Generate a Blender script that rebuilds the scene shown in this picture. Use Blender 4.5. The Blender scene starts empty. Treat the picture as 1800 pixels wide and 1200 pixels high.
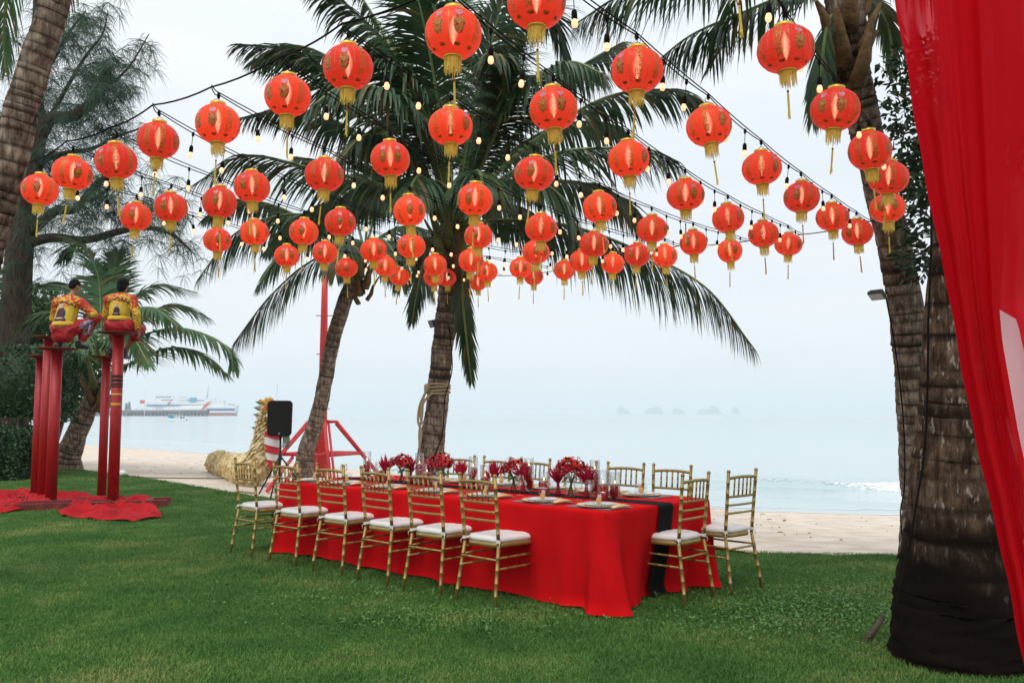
import bpy, bmesh, math, random
import numpy as np
from mathutils import Vector, Matrix
from mathutils.bvhtree import BVHTree

scene = bpy.context.scene
col = scene.collection
R = math.radians

# ------------------------------------------------------------------ camera
CAM_H = 1.42
FPX = 1550.0                       # focal length in pixels of an 1800 px wide frame
PITCH = math.atan(127.0 / FPX)
cam_d = bpy.data.cameras.new('camera')
cam = bpy.data.objects.new('camera', cam_d)
col.objects.link(cam)
cam_d.sensor_width = 36.0
cam_d.lens = 36.0 * FPX / 1800.0
cam_d.clip_start = 0.05
cam_d.clip_end = 30000
cam.location = (0, 0, CAM_H)
cam.rotation_euler = (math.pi / 2 + PITCH, 0, 0)
scene.camera = cam

# ------------------------------------------------------------------ world: bright overcast sky
SUN_EL, SUN_AZ = R(58), R(200)     # azimuth measured from +Y towards +X
world = bpy.data.worlds.new('World')
scene.world = world
world.use_nodes = True
wn, wl = world.node_tree.nodes, world.node_tree.links
wn.clear()
w_out = wn.new('ShaderNodeOutputWorld')
sky = wn.new('ShaderNodeTexSky')
sky.sky_type = 'NISHITA'
sky.sun_disc = False
sky.sun_elevation = SUN_EL
sky.sun_rotation = SUN_AZ
sky.dust_density = 3.0
bg_sky = wn.new('ShaderNodeBackground')
bg_sky.inputs['Strength'].default_value = 0.07
wl.new(sky.outputs[0], bg_sky.inputs['Color'])
tc = wn.new('ShaderNodeTexCoord')
mp = wn.new('ShaderNodeMapping')
mp.inputs['Scale'].default_value = (1.0, 1.0, 6.0)
wl.new(tc.outputs['Generated'], mp.inputs['Vector'])
ns = wn.new('ShaderNodeTexNoise')
ns.inputs['Scale'].default_value = 1.6
ns.inputs['Detail'].default_value = 4.0
ns.inputs['Roughness'].default_value = 0.45
wl.new(mp.outputs[0], ns.inputs['Vector'])
cr = wn.new('ShaderNodeValToRGB')
cr.color_ramp.elements[0].position = 0.36
cr.color_ramp.elements[0].color = (0.70, 0.76, 0.805, 1)
cr.color_ramp.elements[1].position = 0.64
cr.color_ramp.elements[1].color = (0.83, 0.855, 0.885, 1)
wl.new(ns.outputs['Fac'], cr.inputs['Fac'])
sep = wn.new('ShaderNodeSeparateXYZ')
wl.new(tc.outputs['Generated'], sep.inputs[0])
mr = wn.new('ShaderNodeMapRange')          # overcast: brighter towards the zenith
mr.inputs['From Min'].default_value = 0.0
mr.inputs['From Max'].default_value = 1.0
mr.inputs['To Min'].default_value = 0.97
mr.inputs['To Max'].default_value = 1.3
wl.new(sep.outputs['Z'], mr.inputs['Value'])
bg_cl = wn.new('ShaderNodeBackground')
wl.new(cr.outputs['Color'], bg_cl.inputs['Color'])
wl.new(mr.outputs[0], bg_cl.inputs['Strength'])
mx = wn.new('ShaderNodeMixShader')
mx.inputs[0].default_value = 0.88
wl.new(bg_sky.outputs[0], mx.inputs[1])
wl.new(bg_cl.outputs[0], mx.inputs[2])
wl.new(mx.outputs[0], w_out.inputs['Surface'])

# ------------------------------------------------------------------ sun, softened by cloud
sun_d = bpy.data.lights.new('sun', 'SUN')
sun_d.energy = 1.3
sun_d.angle = R(35)
sun_d.color = (1.0, 0.96, 0.9)
sun = bpy.data.objects.new('sun', sun_d)
col.objects.link(sun)
sv = Vector((math.sin(SUN_AZ) * math.cos(SUN_EL), math.cos(SUN_AZ) * math.cos(SUN_EL), math.sin(SUN_EL)))
sun.rotation_euler = sv.to_track_quat('Z', 'Y').to_euler()

vs = scene.view_settings
vs.view_transform = 'Standard'
vs.look = 'None'
vs.gamma = 1.0
vs.exposure = 0.27
vs.use_curve_mapping = False
cy = scene.cycles
cy.max_bounces = 8
cy.diffuse_bounces = 3
cy.glossy_bounces = 3
cy.transmission_bounces = 6
cy.transparent_max_bounces = 16
cy.volume_bounces = 2
cy.use_denoising = True
cy.sample_clamp_indirect = 4.0
cy.caustics_reflective = False
cy.caustics_refractive = False

rng = random.Random(7)

# ------------------------------------------------------------------ photo ray helpers (used to find real positions)
_F = np.array([0, math.cos(PITCH), math.sin(PITCH)])
_U = np.array([0, -math.sin(PITCH), math.cos(PITCH)])
_X = np.array([1.0, 0, 0])
_C = np.array([0, 0, CAM_H])
def ray(px, py): return _F + (px - 900) / FPX * _X + (600 - py) / FPX * _U
def dep(px, py, d): return _C + d * ray(px, py)
def gz(px, py, z=0.0):
    r = ray(px, py)
    return _C + r * (z - CAM_H) / r[2]
ORD = ['first', 'second', 'third', 'fourth', 'fifth', 'sixth', 'seventh', 'eighth', 'ninth', 'tenth']

# ------------------------------------------------------------------ materials
def new_mat(name):
    m = bpy.data.materials.new(name)
    m.use_nodes = True
    return m, m.node_tree.nodes, m.node_tree.links, m.node_tree.nodes['Principled BSDF']
def mat(name, c1, c2=None, rough=0.6, scale=8.0, metal=0.0, bump=0.0, bscale=None, detail=4.0, stretch=(1, 1, 1), spec=0.5, trans=0.0, sheen=0.0, ramp=(0.35, 0.65), coords='Object', dist=0.02):
    """principled material with noise between two colours, optional bump and translucency"""
    m, n, l, p = new_mat(name)
    p.inputs['Roughness'].default_value = rough
    p.inputs['Metallic'].default_value = metal
    p.inputs['Specular IOR Level'].default_value = spec
    if sheen: p.inputs['Sheen Weight'].default_value = sheen
    p.inputs['Base Color'].default_value = (*c1, 1)
    t = n.new('ShaderNodeTexCoord'); mpn = n.new('ShaderNodeMapping')
    mpn.inputs['Scale'].default_value = stretch
    l.new(t.outputs[coords], mpn.inputs['Vector'])
    base = None
    if c2 is not None:
        nz = n.new('ShaderNodeTexNoise'); nz.inputs['Scale'].default_value = scale; nz.inputs['Detail'].default_value = detail
        l.new(mpn.outputs[0], nz.inputs['Vector'])
        r = n.new('ShaderNodeValToRGB')
        r.color_ramp.elements[0].position, r.color_ramp.elements[1].position = ramp
        r.color_ramp.elements[0].color = (*c1, 1); r.color_ramp.elements[1].color = (*c2, 1)
        l.new(nz.outputs['Fac'], r.inputs['Fac']); l.new(r.outputs['Color'], p.inputs['Base Color'])
        base = r.outputs['Color']
    if bump:
        nb = n.new('ShaderNodeTexNoise'); nb.inputs['Scale'].default_value = bscale or scale * 3; nb.inputs['Detail'].default_value = 5
        l.new(mpn.outputs[0], nb.inputs['Vector'])
        b = n.new('ShaderNodeBump'); b.inputs['Strength'].default_value = bump; b.inputs['Distance'].default_value = dist
        l.new(nb.outputs['Fac'], b.inputs['Height']); l.new(b.outputs[0], p.inputs['Normal'])
    if trans:
        tr = n.new('ShaderNodeBsdfTranslucent'); tr.inputs['Color'].default_value = (*c1, 1)
        if base: l.new(base, tr.inputs['Color'])
        ms = n.new('ShaderNodeMixShader'); ms.inputs[0].default_value = trans
        out = n['Material Output']
        l.new(p.outputs[0], ms.inputs[1]); l.new(tr.outputs[0], ms.inputs[2]); l.new(ms.outputs[0], out.inputs['Surface'])
    return m
def emit_mat(name, c, s):
    m, n, l, p = new_mat(name)
    p.inputs['Base Color'].default_value = (*c, 1)
    p.inputs['Emission Color'].default_value = (*c, 1)
    p.inputs['Emission Strength'].default_value = s
    return m
def glass_mat(name, tint=(0.97, 0.98, 0.98), refl=1.0):
    """thin clear glass: see-through with a fresnel sheen"""
    m, n, l, p = new_mat(name)
    n.remove(p)
    t = n.new('ShaderNodeBsdfTransparent'); t.inputs[0].default_value = (*tint, 1)
    g = n.new('ShaderNodeBsdfGlossy'); g.inputs['Roughness'].default_value = 0.03
    f = n.new('ShaderNodeLayerWeight'); f.inputs['Blend'].default_value = 0.5
    pw = n.new('ShaderNodeMath'); pw.operation = 'POWER'; pw.inputs[1].default_value = 3.0
    l.new(f.outputs['Facing'], pw.inputs[0])
    mm = n.new('ShaderNodeMath'); mm.operation = 'MULTIPLY_ADD'; mm.inputs[1].default_value = 0.85 * refl; mm.inputs[2].default_value = 0.05
    l.new(pw.outputs[0], mm.inputs[0])
    ms = n.new('ShaderNodeMixShader')
    l.new(mm.outputs[0], ms.inputs[0]); l.new(t.outputs[0], ms.inputs[1]); l.new(g.outputs[0], ms.inputs[2])
    l.new(ms.outputs[0], n['Material Output'].inputs['Surface'])
    return m

M = {}
M['lawn'] = mat('lawn_soil', (0.035, 0.085, 0.018), (0.06, 0.12, 0.03), 0.95, 3.0, bump=0.6, bscale=60, spec=0.1)
M['sand'] = mat('beach_sand', (0.60, 0.50, 0.41), (0.76, 0.66, 0.56), 0.95, 2.6, bump=0.8, bscale=9, dist=0.07, spec=0.15, detail=8)
M['bark'] = None
M['leaf'] = mat('palm_leaflet', (0.022, 0.056, 0.020), (0.068, 0.13, 0.056), 0.40, 1.6, trans=0.25, spec=0.5)
M['leaf_pale'] = mat('palm_leaflet_pale', (0.05, 0.12, 0.045), (0.10, 0.21, 0.085), 0.45, 1.2, trans=0.25, spec=0.4)
M['leaf_dry'] = mat('dry_leaflet', (0.16, 0.13, 0.04), (0.25, 0.17, 0.07), 0.7, 3.0, trans=0.25, spec=0.2)
M['rachis'] = mat('palm_rachis', (0.13, 0.19, 0.06), (0.2, 0.24, 0.09), 0.5, 5.0)
M['boot'] = mat('palm_boot', (0.10, 0.05, 0.022), (0.22, 0.12, 0.05), 0.9, 9.0, bump=0.7, bscale=30)
M['boot_green'] = mat('palm_petiole_base', (0.12, 0.15, 0.04), (0.2, 0.19, 0.07), 0.7, 6.0)
M['gold'] = mat('gold_paint', (0.31, 0.215, 0.062), (0.42, 0.30, 0.095), 0.42, 14, metal=0.4, bump=0.1, bscale=60)
M['cushion'] = mat('white_cushion', (0.77, 0.745, 0.72), (0.82, 0.80, 0.78), 0.8, 6, bump=0.15, bscale=300, sheen=0.2)
M['cloth'] = mat('red_tablecloth', (0.56, 0.004, 0.007), (0.64, 0.006, 0.009), 0.85, 4, bump=0.5, bscale=7, spec=0.08, dist=0.012)
M['runner'] = mat('black_runner', (0.006, 0.005, 0.006), (0.012, 0.010, 0.012), 0.85, 20, spec=0.15)
M['pole_red'] = mat('red_pole_paint', (0.16, 0.006, 0.008), (0.40, 0.010, 0.014), 0.45, 7, bump=0.3, bscale=30, ramp=(.25, .5), stretch=(2, 2, .6), detail=8)
M['steel_rust'] = mat('rusty_red_steel', (0.10, 0.012, 0.012), (0.22, 0.03, 0.022), 0.7, 12, bump=0.3)
M['mast_red'] = mat('red_mast_paint', (0.62, 0.03, 0.035), (0.70, 0.05, 0.05), 0.45, 6)
M['black'] = mat('black_plastic', (0.008, 0.008, 0.009), (0.014, 0.014, 0.015), 0.5, 20)
M['black_soft'] = mat('black_mesh', (0.005, 0.005, 0.005), (0.009, 0.009, 0.009), 0.9, 300)
M['cable'] = mat('black_cable', (0.006, 0.005, 0.005), None, 0.8, spec=0.15)
M['grey_metal'] = mat('grey_metal', (0.35, 0.36, 0.37), (0.45, 0.46, 0.47), 0.35, 20, metal=0.7)
M['white'] = mat('white_paint', (0.74, 0.75, 0.76), (0.8, 0.8, 0.8), 0.5, 5)
M['glass'] = glass_mat('clear_glass')
M['water'] = glass_mat('vase_water', (0.975, 0.985, 0.985), 0.4)
M['china'] = mat('white_china', (0.72, 0.70, 0.68), (0.78, 0.77, 0.76), 0.2, 4)
M['gold_bright'] = mat('gold_foil', (0.70, 0.47, 0.16), (0.80, 0.62, 0.32), 0.3, 30, metal=0.4, bump=0.3, bscale=80)
M['rope'] = mat('hemp_rope', (0.40, 0.29, 0.17), (0.52, 0.40, 0.26), 0.9, 60, bump=0.6, bscale=150)

# ------------------------------------------------------------------ mesh builder
def tri_basis(t):
    t = t / (np.linalg.norm(t) + 1e-12)
    a = np.array([0, 0, 1.0]) if abs(t[2]) < 0.9 else np.array([1.0, 0, 0])
    s = np.cross(t, a); s /= np.linalg.norm(s)
    return s, np.cross(s, t)
class MB:
    def __init__(self):
        self.v = []; self.f = []; self.mi = []; self.m = 0
    def add(self, vs, fs):
        o = len(self.v)
        self.v.extend([tuple(map(float, p)) for p in vs])
        for f in fs:
            self.f.append(tuple(i + o for i in f)); self.mi.append(self.m)
        return self
    def box(self, c, s, rz=0.0, taper=1.0):
        cx, cy_, cz = c; hx, hy, hz = s[0] / 2, s[1] / 2, s[2] / 2
        ca, sa = math.cos(rz), math.sin(rz)
        vs = []
        for z, k in ((-hz, 1.0), (hz, taper)):
            for x, y in ((-hx, -hy), (hx, -hy), (hx, hy), (-hx, hy)):
                x *= k; y *= k
                vs.append((cx + x * ca - y * sa, cy_ + x * sa + y * ca, cz + z))
        return self.add(vs, [(3, 2, 1, 0), (4, 5, 6, 7), (0, 1, 5, 4), (1, 2, 6, 5), (2, 3, 7, 6), (3, 0, 4, 7)])
    def tube(self, pts, rad, n=8, caps=True, ell=None):
        pts = [np.array(p, float) for p in pts]
        if not hasattr(rad, '__len__'): rad = [rad] * len(pts)
        vs = []; s = None
        for i, p in enumerate(pts):
            t = pts[min(i + 1, len(pts) - 1)] - pts[max(i - 1, 0)]
            t = t / (np.linalg.norm(t) + 1e-12)
            if s is None: s, b = tri_basis(t)
            else:
                s = s - t * (s @ t); nn = np.linalg.norm(s)
                s = s / nn if nn > 1e-6 else tri_basis(t)[0]
            b = np.cross(t, s)
            for k in range(n):
                a = 2 * math.pi * k / n
                e = ell if ell else (1, 1)
                vs.append(p + rad[i] * (math.cos(a) * e[0] * s + math.sin(a) * e[1] * b))
        fs = []
        for i in range(len(pts) - 1):
            for k in range(n):
                k2 = (k + 1) % n
                fs.append((i * n + k, i * n + k2, (i + 1) * n + k2, (i + 1) * n + k))
        if caps:
            fs.append(tuple(range(n - 1, -1, -1))); fs.append(tuple((len(pts) - 1) * n + k for k in range(n)))
        return self.add(vs, fs)
    def lathe(self, prof, n=16, c=(0, 0, 0), caps=True):
        vs = []; fs = []
        for r, z in prof:
            for k in range(n):
                a = 2 * math.pi * k / n
                vs.append((c[0] + r * math.cos(a), c[1] + r * math.sin(a), c[2] + z))
        for i in range(len(prof) - 1):
            for k in range(n):
                k2 = (k + 1) % n
                fs.append((i * n + k, i * n + k2, (i + 1) * n + k2, (i + 1) * n + k))
        if caps:
            if prof[0][0] > 1e-5: fs.append(tuple(range(n - 1, -1, -1)))
            if prof[-1][0] > 1e-5: fs.append(tuple((len(prof) - 1) * n + k for k in range(n)))
        return self.add(vs, fs)
    def ell(self, c, r, n=12, m=8, rot=None):
        vs = []; fs = []
        for i in range(m + 1):
            ph = -math.pi / 2 + math.pi * i / m
            for k in range(n):
                a = 2 * math.pi * k / n
                p = Vector((r[0] * math.cos(ph) * math.cos(a), r[1] * math.cos(ph) * math.sin(a), r[2] * math.sin(ph)))
                if rot is not None: p = rot @ p
                vs.append((c[0] + p[0], c[1] + p[1], c[2] + p[2]))
        for i in range(m):
            for k in range(n):
                k2 = (k + 1) % n
                fs.append((i * n + k, i * n + k2, (i + 1) * n + k2, (i + 1) * n + k))
        return self.add(vs, fs)
    def grid(self, P):
        """P[i][j] points"""
        h, w = len(P), len(P[0])
        vs = [p for row in P for p in row]
        return self.add(vs, [(i * w + j, i * w + j + 1, (i + 1) * w + j + 1, (i + 1) * w + j) for i in range(h - 1) for j in range(w - 1)])
    def mesh(self, name, mats, smooth=True):
        me = bpy.data.meshes.new(name)
        me.from_pydata(self.v, [], self.f)
        for m_ in (mats if isinstance(mats, (list, tuple)) else [mats]): me.materials.append(m_)
        if any(self.mi): me.polygons.foreach_set('material_index', self.mi)
        me.polygons.foreach_set('use_smooth', [smooth] * len(self.f))
        me.update()
        return me
    def build(self, name, mats, parent=None, smooth=True, world=False):
        """world=True: vertices were given in world space; they are moved into the parent's frame"""
        if world and parent is not None:
            o = parent.location if parent.parent is None else parent.parent.location
            self.v = [(x - o[0], y - o[1], z - o[2]) for x, y, z in self.v]
        return link(name, self.mesh(name, mats, smooth), parent)
def link(name, me, parent=None):
    o = bpy.data.objects.new(name, me)
    col.objects.link(o)
    if parent is not None: o.parent = parent
    return o
def tag(o, label, cat, group=None):
    o['label'] = label; o['category'] = cat
    if group: o['group'] = group
    return o
def thing(name, label, cat, loc=(0, 0, 0), rz=0.0, group=None):
    o = bpy.data.objects.new(name, None)
    col.objects.link(o)
    o.location = tuple(float(a) for a in loc); o.rotation_euler = (0, 0, rz)
    o.empty_display_size = 0.1
    return tag(o, label, cat, group)
def struct(o, kind='structure'):
    o['kind'] = kind
    return o
def copy_tree(o, loc, rz, label, group=None):
    def cp(s, par):
        c = s.copy(); col.objects.link(c)
        if par is not None: c.parent = par
        for ch in s.children: cp(ch, c)
        return c
    r = cp(o, None)
    r.location = tuple(float(a) for a in loc); r.rotation_euler = (0, 0, rz); r['label'] = label
    if group: r['group'] = group
    return r
def spline(pts, n):
    """Catmull-Rom through pts, n samples"""
    P = [np.array(p, float) for p in pts]
    P = [2 * P[0] - P[1]] + P + [2 * P[-1] - P[-2]]
    out = []
    segs = len(P) - 3
    for i in range(n):
        t = i / (n - 1) * segs
        k = min(int(t), segs - 1); u = t - k
        a, b, c, d = P[k:k + 4]
        out.append(0.5 * (2 * b + (c - a) * u + (2 * a - 5 * b + 4 * c - d) * u * u + (3 * b - a - 3 * c + d) * u ** 3))
    return out
def bulk(name, verts, tris, mats, parent=None, mi=None, smooth=False):
    """big triangle mesh from numpy arrays"""
    verts = np.asarray(verts, np.float32); tris = np.asarray(tris, np.int32)
    me = bpy.data.meshes.new(name)
    me.vertices.add(len(verts)); me.vertices.foreach_set('co', verts.ravel())
    me.loops.add(tris.size); me.loops.foreach_set('vertex_index', tris.ravel())
    k = tris.shape[1]
    me.polygons.add(len(tris))
    me.polygons.foreach_set('loop_start', np.arange(0, tris.size, k, dtype=np.int32))
    for m_ in (mats if isinstance(mats, (list, tuple)) else [mats]): me.materials.append(m_)
    if mi is not None: me.polygons.foreach_set('material_index', np.asarray(mi, np.int32))
    me.polygons.foreach_set('use_smooth', np.full(len(tris), smooth))
    me.update(calc_edges=True); me.validate()
    return link(name, me, parent)

# ================================================================== SETTING
EX = np.array([-60, -22, -15.1, -11.7, -8.34, -4.75, -2.2, 0.3, 2.5, 3.9, 12, 40.0])
EY = np.array([58, 32.0, 26.2, 23.44, 20.08, 15.83, 13.0, 10.7, 9.2, 9.05, 8.6, 8.2])
WX = np.array([-90, -26.9, -15.3, 5.2, 8.5, 40.0])
WY = np.array([118, 60.0, 47.6, 20.6, 19.6, 13.5])
def y_lawn(x): return np.interp(x, EX, EY)
def y_water(x): return np.interp(x, WX, WY)
SEA_Z = -0.8
def ground_z(x, y):
    t = (y - y_lawn(x)) / (y_water(x) - y_lawn(x))
    return 0.0 if t < 0 else -0.05 - 0.75 * t

# lawn sheet
mb = MB()
xs = np.concatenate([np.linspace(-60, -18, 22), np.linspace(-17.6, 12, 130), np.linspace(13, 40, 14)])
rows = []
for j in range(30):
    s = j / 29.0
    row = []
    for x in xs:
        ye = y_lawn(x) + 0.05 * math.sin(x * 7.3) + 0.04 * math.sin(x * 17.1)
        y = -25 + (ye + 25) * s
        row.append((x, y, 0.0))
    rows.append(row)
rows.append([(x, y + 0.03, -0.09) for (x, y, z) in rows[-1]])
mb.grid(rows)
lawn = struct(mb.build('lawn', M['lawn']))

# beach
mb = MB(); rows = []
rg = np.random.default_rng(3)
xs = np.concatenate([np.linspace(-90, -30, 30), np.linspace(-29, 12, 140), np.linspace(13, 40, 18)])
for t in np.concatenate([np.linspace(-0.25, 1.15, 70), np.linspace(1.3, 3.0, 8)]):
    row = []
    for x in xs:
        xe = max(min(x, 40), -60)
        e, w = y_lawn(xe) + (0 if x >= -60 else (-60 - x) * 0.9), y_water(x)
        z = -0.05 - 0.75 * t if t > 0 else -0.06
        if 0.02 < t < 0.9: z += 0.006 * math.sin(x * 3.1 + t * 40) * math.sin(x * 1.3 - t * 23) + rg.normal(0, 0.005)
        row.append((x, e + t * (w - e), z))
    rows.append(row)
mb.grid(rows)
beach = struct(mb.build('beach', M['sand']))

# sea: one sheet to the horizon with a small breaking swell near the shore
m, n, l, p = new_mat('sea_water')
p.inputs['Base Color'].default_value = (0.40, 0.51, 0.53, 1)
p.inputs['Roughness'].default_value = 0.12
p.inputs['Specular IOR Level'].default_value = 0.5
t = n.new('ShaderNodeTexCoord'); mpn = n.new('ShaderNodeMapping'); mpn.inputs['Scale'].default_value = (0.35, 1.2, 1); mpn.inputs['Rotation'].default_value = (0, 0, R(35))
l.new(t.outputs['Object'], mpn.inputs['Vector'])
nz = n.new('ShaderNodeTexNoise'); nz.inputs['Scale'].default_value = 1.2; nz.inputs['Detail'].default_value = 6; nz.inputs['Roughness'].default_value = 0.55
l.new(mpn.outputs[0], nz.inputs['Vector'])
b = n.new('ShaderNodeBump'); b.inputs['Strength'].default_value = 0.16; b.inputs['Distance'].default_value = 0.12
l.new(nz.outputs['Fac'], b.inputs['Height']); l.new(b.outputs[0], p.inputs['Normal'])
M['sea'] = m
M['foam'] = mat('sea_foam', (0.72, 0.76, 0.77), (0.82, 0.84, 0.84), 0.9, 6, bump=0.6, bscale=20)
mb = MB(); rows = []
xs = np.concatenate([np.geomspace(-6400, -160, 24), np.linspace(-140, -30, 24), np.linspace(-28, 30, 90), np.linspace(34, 150, 20), np.geomspace(170, 6400, 22)])
offs = np.concatenate([np.linspace(-2.5, 16, 75), np.geomspace(17, 6900, 50)])
def swell(x, s):
    """height of the swell s metres off the waterline"""
    z = 0.0
    for c, wd, h, x0, x1 in ((7.4, 0.75, 0.26, 4.5, 60), (2.2, 0.6, 0.05, -100, 60), (11.5, 1.2, 0.08, -100, 60), (4.5, 0.7, 0.05, -100, 4)):
        c2 = c + 0.5 * math.sin(x * 0.31) + 0.2 * math.sin(x * 0.9)
        env = 1 / (1 + math.exp(-(x - x0) * 1.6)) * 1 / (1 + math.exp((x - x1) * 1.2))
        q = (s - c2) / wd
        q = q * (1.6 if q < 0 else 0.8)
        z += h * env * math.exp(-q * q) * (0.8 + 0.2 * math.sin(x * 1.7))
    return z
for s in offs:
    row = []
    for x in xs:
        yw = float(y_water(x)) if -90 < x < 40 else (118 if x < 0 else 13.5)
        y = yw + s if s < 200 else (yw * max(0, 1 - (s - 200) / 800) + s)
        row.append((x, y, SEA_Z + (swell(x, s) if s < 17 and -60 < x < 40 else 0)))
    rows.append(row)
mb.grid(rows)
sea = struct(mb.build('sea', M['sea']))
# foam: crest of the breaking swell and the swash edge (lies in the sea)
mb = MB(); rf = random.Random(5)
for x in np.linspace(6.0, 16, 260):
    c2 = 7.4 + 0.5 * math.sin(x * 0.31) + 0.2 * math.sin(x * 0.9)
    k = min(1.0, max(0.0, (x - 9.3) / 1.6))
    for q in range(int(1 + 8 * k)):
        s = c2 - 0.12 - abs(rf.gauss(0, 0.24)) * (0.5 + k)
        xx = x + rf.uniform(-.05, .05); y = y_water(xx) + s
        z = SEA_Z + swell(xx, s) + 0.004
        r_ = rf.uniform(0.02, 0.06) * (0.4 + 0.9 * k)
        mb.ell((xx, y, z), (r_ * 1.6, r_, r_ * 0.55), 6, 4)
mb.build('breaking_foam', M['foam'], sea)['kind'] = 'stuff'
mb = MB()
for j0, off, wd in ((0, -0.1, 0.30), (1, 0.9, 0.10)):
    rows = [[], []]
    for x in np.linspace(-60, 30, 700):
        o1 = 0.25 * math.sin(x * 0.8 + j0) + 0.12 * math.sin(x * 2.3) + 0.05 * math.sin(x * 7.7)
        ww = wd * (0.35 + 0.65 * abs(math.sin(x * 1.1 + j0 * 2) * math.sin(x * 0.43)))
        y0 = y_water(x) + off + o1
        for i, yy in enumerate((y0 - ww / 2, y0 + ww / 2)):
            tt = (yy - y_lawn(x)) / (y_water(x) - y_lawn(x))
            zb = max(SEA_Z + swell(x, yy - y_water(x)), -0.05 - 0.75 * tt)
            rows[i].append((x, yy, zb + 0.012))
    mb.grid(rows)
mb.build('swash_foam', M['foam'], sea)['kind'] = 'stuff'

# grass: blades over the lawn, denser near the viewer
m, n, l, p = new_mat('grass_blade')
p.inputs['Roughness'].default_value = 0.55
p.inputs['Specular IOR Level'].default_value = 0.25
t = n.new('ShaderNodeTexCoord')
n1 = n.new('ShaderNodeTexNoise'); n1.inputs['Scale'].default_value = 0.75; n1.inputs['Detail'].default_value = 8; n1.inputs['Roughness'].default_value = 0.62
n2 = n.new('ShaderNodeTexNoise'); n2.inputs['Scale'].default_value = 45.0; n2.inputs['Detail'].default_value = 2
l.new(t.outputs['Object'], n1.inputs['Vector']); l.new(t.outputs['Object'], n2.inputs['Vector'])
ad = n.new('ShaderNodeMath'); ad.operation = 'MULTIPLY_ADD'; ad.inputs[1].default_value = 0.55
l.new(n2.outputs['Fac'], ad.inputs[0]); l.new(n1.outputs['Fac'], ad.inputs[2])
r = n.new('ShaderNodeValToRGB')
r.color_ramp.elements[0].position = 0.58; r.color_ramp.elements[0].color = (0.045, 0.135, 0.025, 1)
r.color_ramp.elements[1].position = 1.0; r.color_ramp.elements[1].color = (0.36, 0.37, 0.13, 1)
e = r.color_ramp.elements.new(0.80); e.color = (0.105, 0.245, 0.050, 1)
l.new(ad.outputs[0], r.inputs['Fac']); l.new(r.outputs['Color'], p.inputs['Base Color'])
tr = n.new('ShaderNodeBsdfTranslucent'); l.new(r.outputs['Color'], tr.inputs['Color'])
ms = n.new('ShaderNodeMixShader'); ms.inputs[0].default_value = 0.25
l.new(p.outputs[0], ms.inputs[1]); l.new(tr.outputs[0], ms.inputs[2]); l.new(ms.outputs[0], n['Material Output'].inputs['Surface'])
M['grass'] = m
g = np.random.default_rng(11)
def patchy(x, y):
    return 0.5 + 0.25 * np.sin(x * 1.9 + 1.3 * np.sin(y * 1.1)) + 0.25 * np.sin(y * 2.3 + x * 0.7 + 2 * np.sin(x * 0.9))
bx, by, bs = [], [], []
for y0, y1, dens, sc in ((3.2, 7.0, 8500, 1.0), (7.0, 11.0, 4200, 1.15), (11.0, 17.0, 1500, 1.5), (17.0, 28.0, 520, 2.2)):
    xl, xr = -0.66 * y1 - 0.5, 0.66 * y1 + 0.5
    if y1 > 11: xr = 6
    k = int(dens * (y1 - y0) * (xr - xl))
    x = g.uniform(xl, xr, k); y = g.uniform(y0, y1, k)
    ok = (y < y_lawn(x) + 0.05) & (np.abs(x) < 0.62 * y + 0.9)
    bx.append(x[ok]); by.append(y[ok]); bs.append(np.full(ok.sum(), sc))
bx, by, bs = map(np.concatenate, (bx, by, bs))
pt = patchy(bx, by)
clover = np.exp(-(((bx - 2.15) / 0.75) ** 2 + ((by - 6.35) / 0.45) ** 2)) + 0.8 * np.exp(-(((bx + 0.45) / 0.6) ** 2 + ((by - 6.2) / 0.35) ** 2)) + 0.6 * np.exp(-(((bx - 2.9) / 0.6) ** 2 + ((by - 7.1) / 0.4) ** 2))
N = len(bx)
h = (0.009 + 0.010 * pt + g.uniform(0, 0.014, N)) * (0.8 + 0.2 * bs) * (1 + 0.9 * clover)
w = g.uniform(0.0013, 0.0027, N) * bs * (1 + 1.2 * clover)
az = g.uniform(0, 2 * math.pi, N); ln = g.uniform(0.2, 1.5, N) * h
lx, ly = np.cos(az) * ln, np.sin(az) * ln
a2 = az + math.pi / 2 + g.normal(0, 0.5, N)
wx, wy = np.cos(a2) * w, np.sin(a2) * w
V = np.zeros((N, 5, 3), np.float32)
V[:, 0] = np.stack([bx - wx, by - wy, np.full(N, -0.002)], 1)
V[:, 1] = np.stack([bx + wx, by + wy, np.full(N, -0.002)], 1)
V[:, 2] = np.stack([bx + lx * .35 - wx * .8, by + ly * .35 - wy * .8, h * .62], 1)
V[:, 3] = np.stack([bx + lx * .35 + wx * .8, by + ly * .35 + wy * .8, h * .62], 1)
V[:, 4] = np.stack([bx + lx, by + ly, h], 1)
base = (np.arange(N) * 5)[:, None]
T = np.concatenate([base + np.array([[0, 1, 3]]), base + np.array([[0, 3, 2]]), base + np.array([[2, 3, 4]])], 0)
grass = bulk('grass', V.reshape(-1, 3), T, M['grass'])
tag(grass, 'short green lawn grass under and around the banquet table', 'grass'); grass['kind'] = 'stuff'

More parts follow.
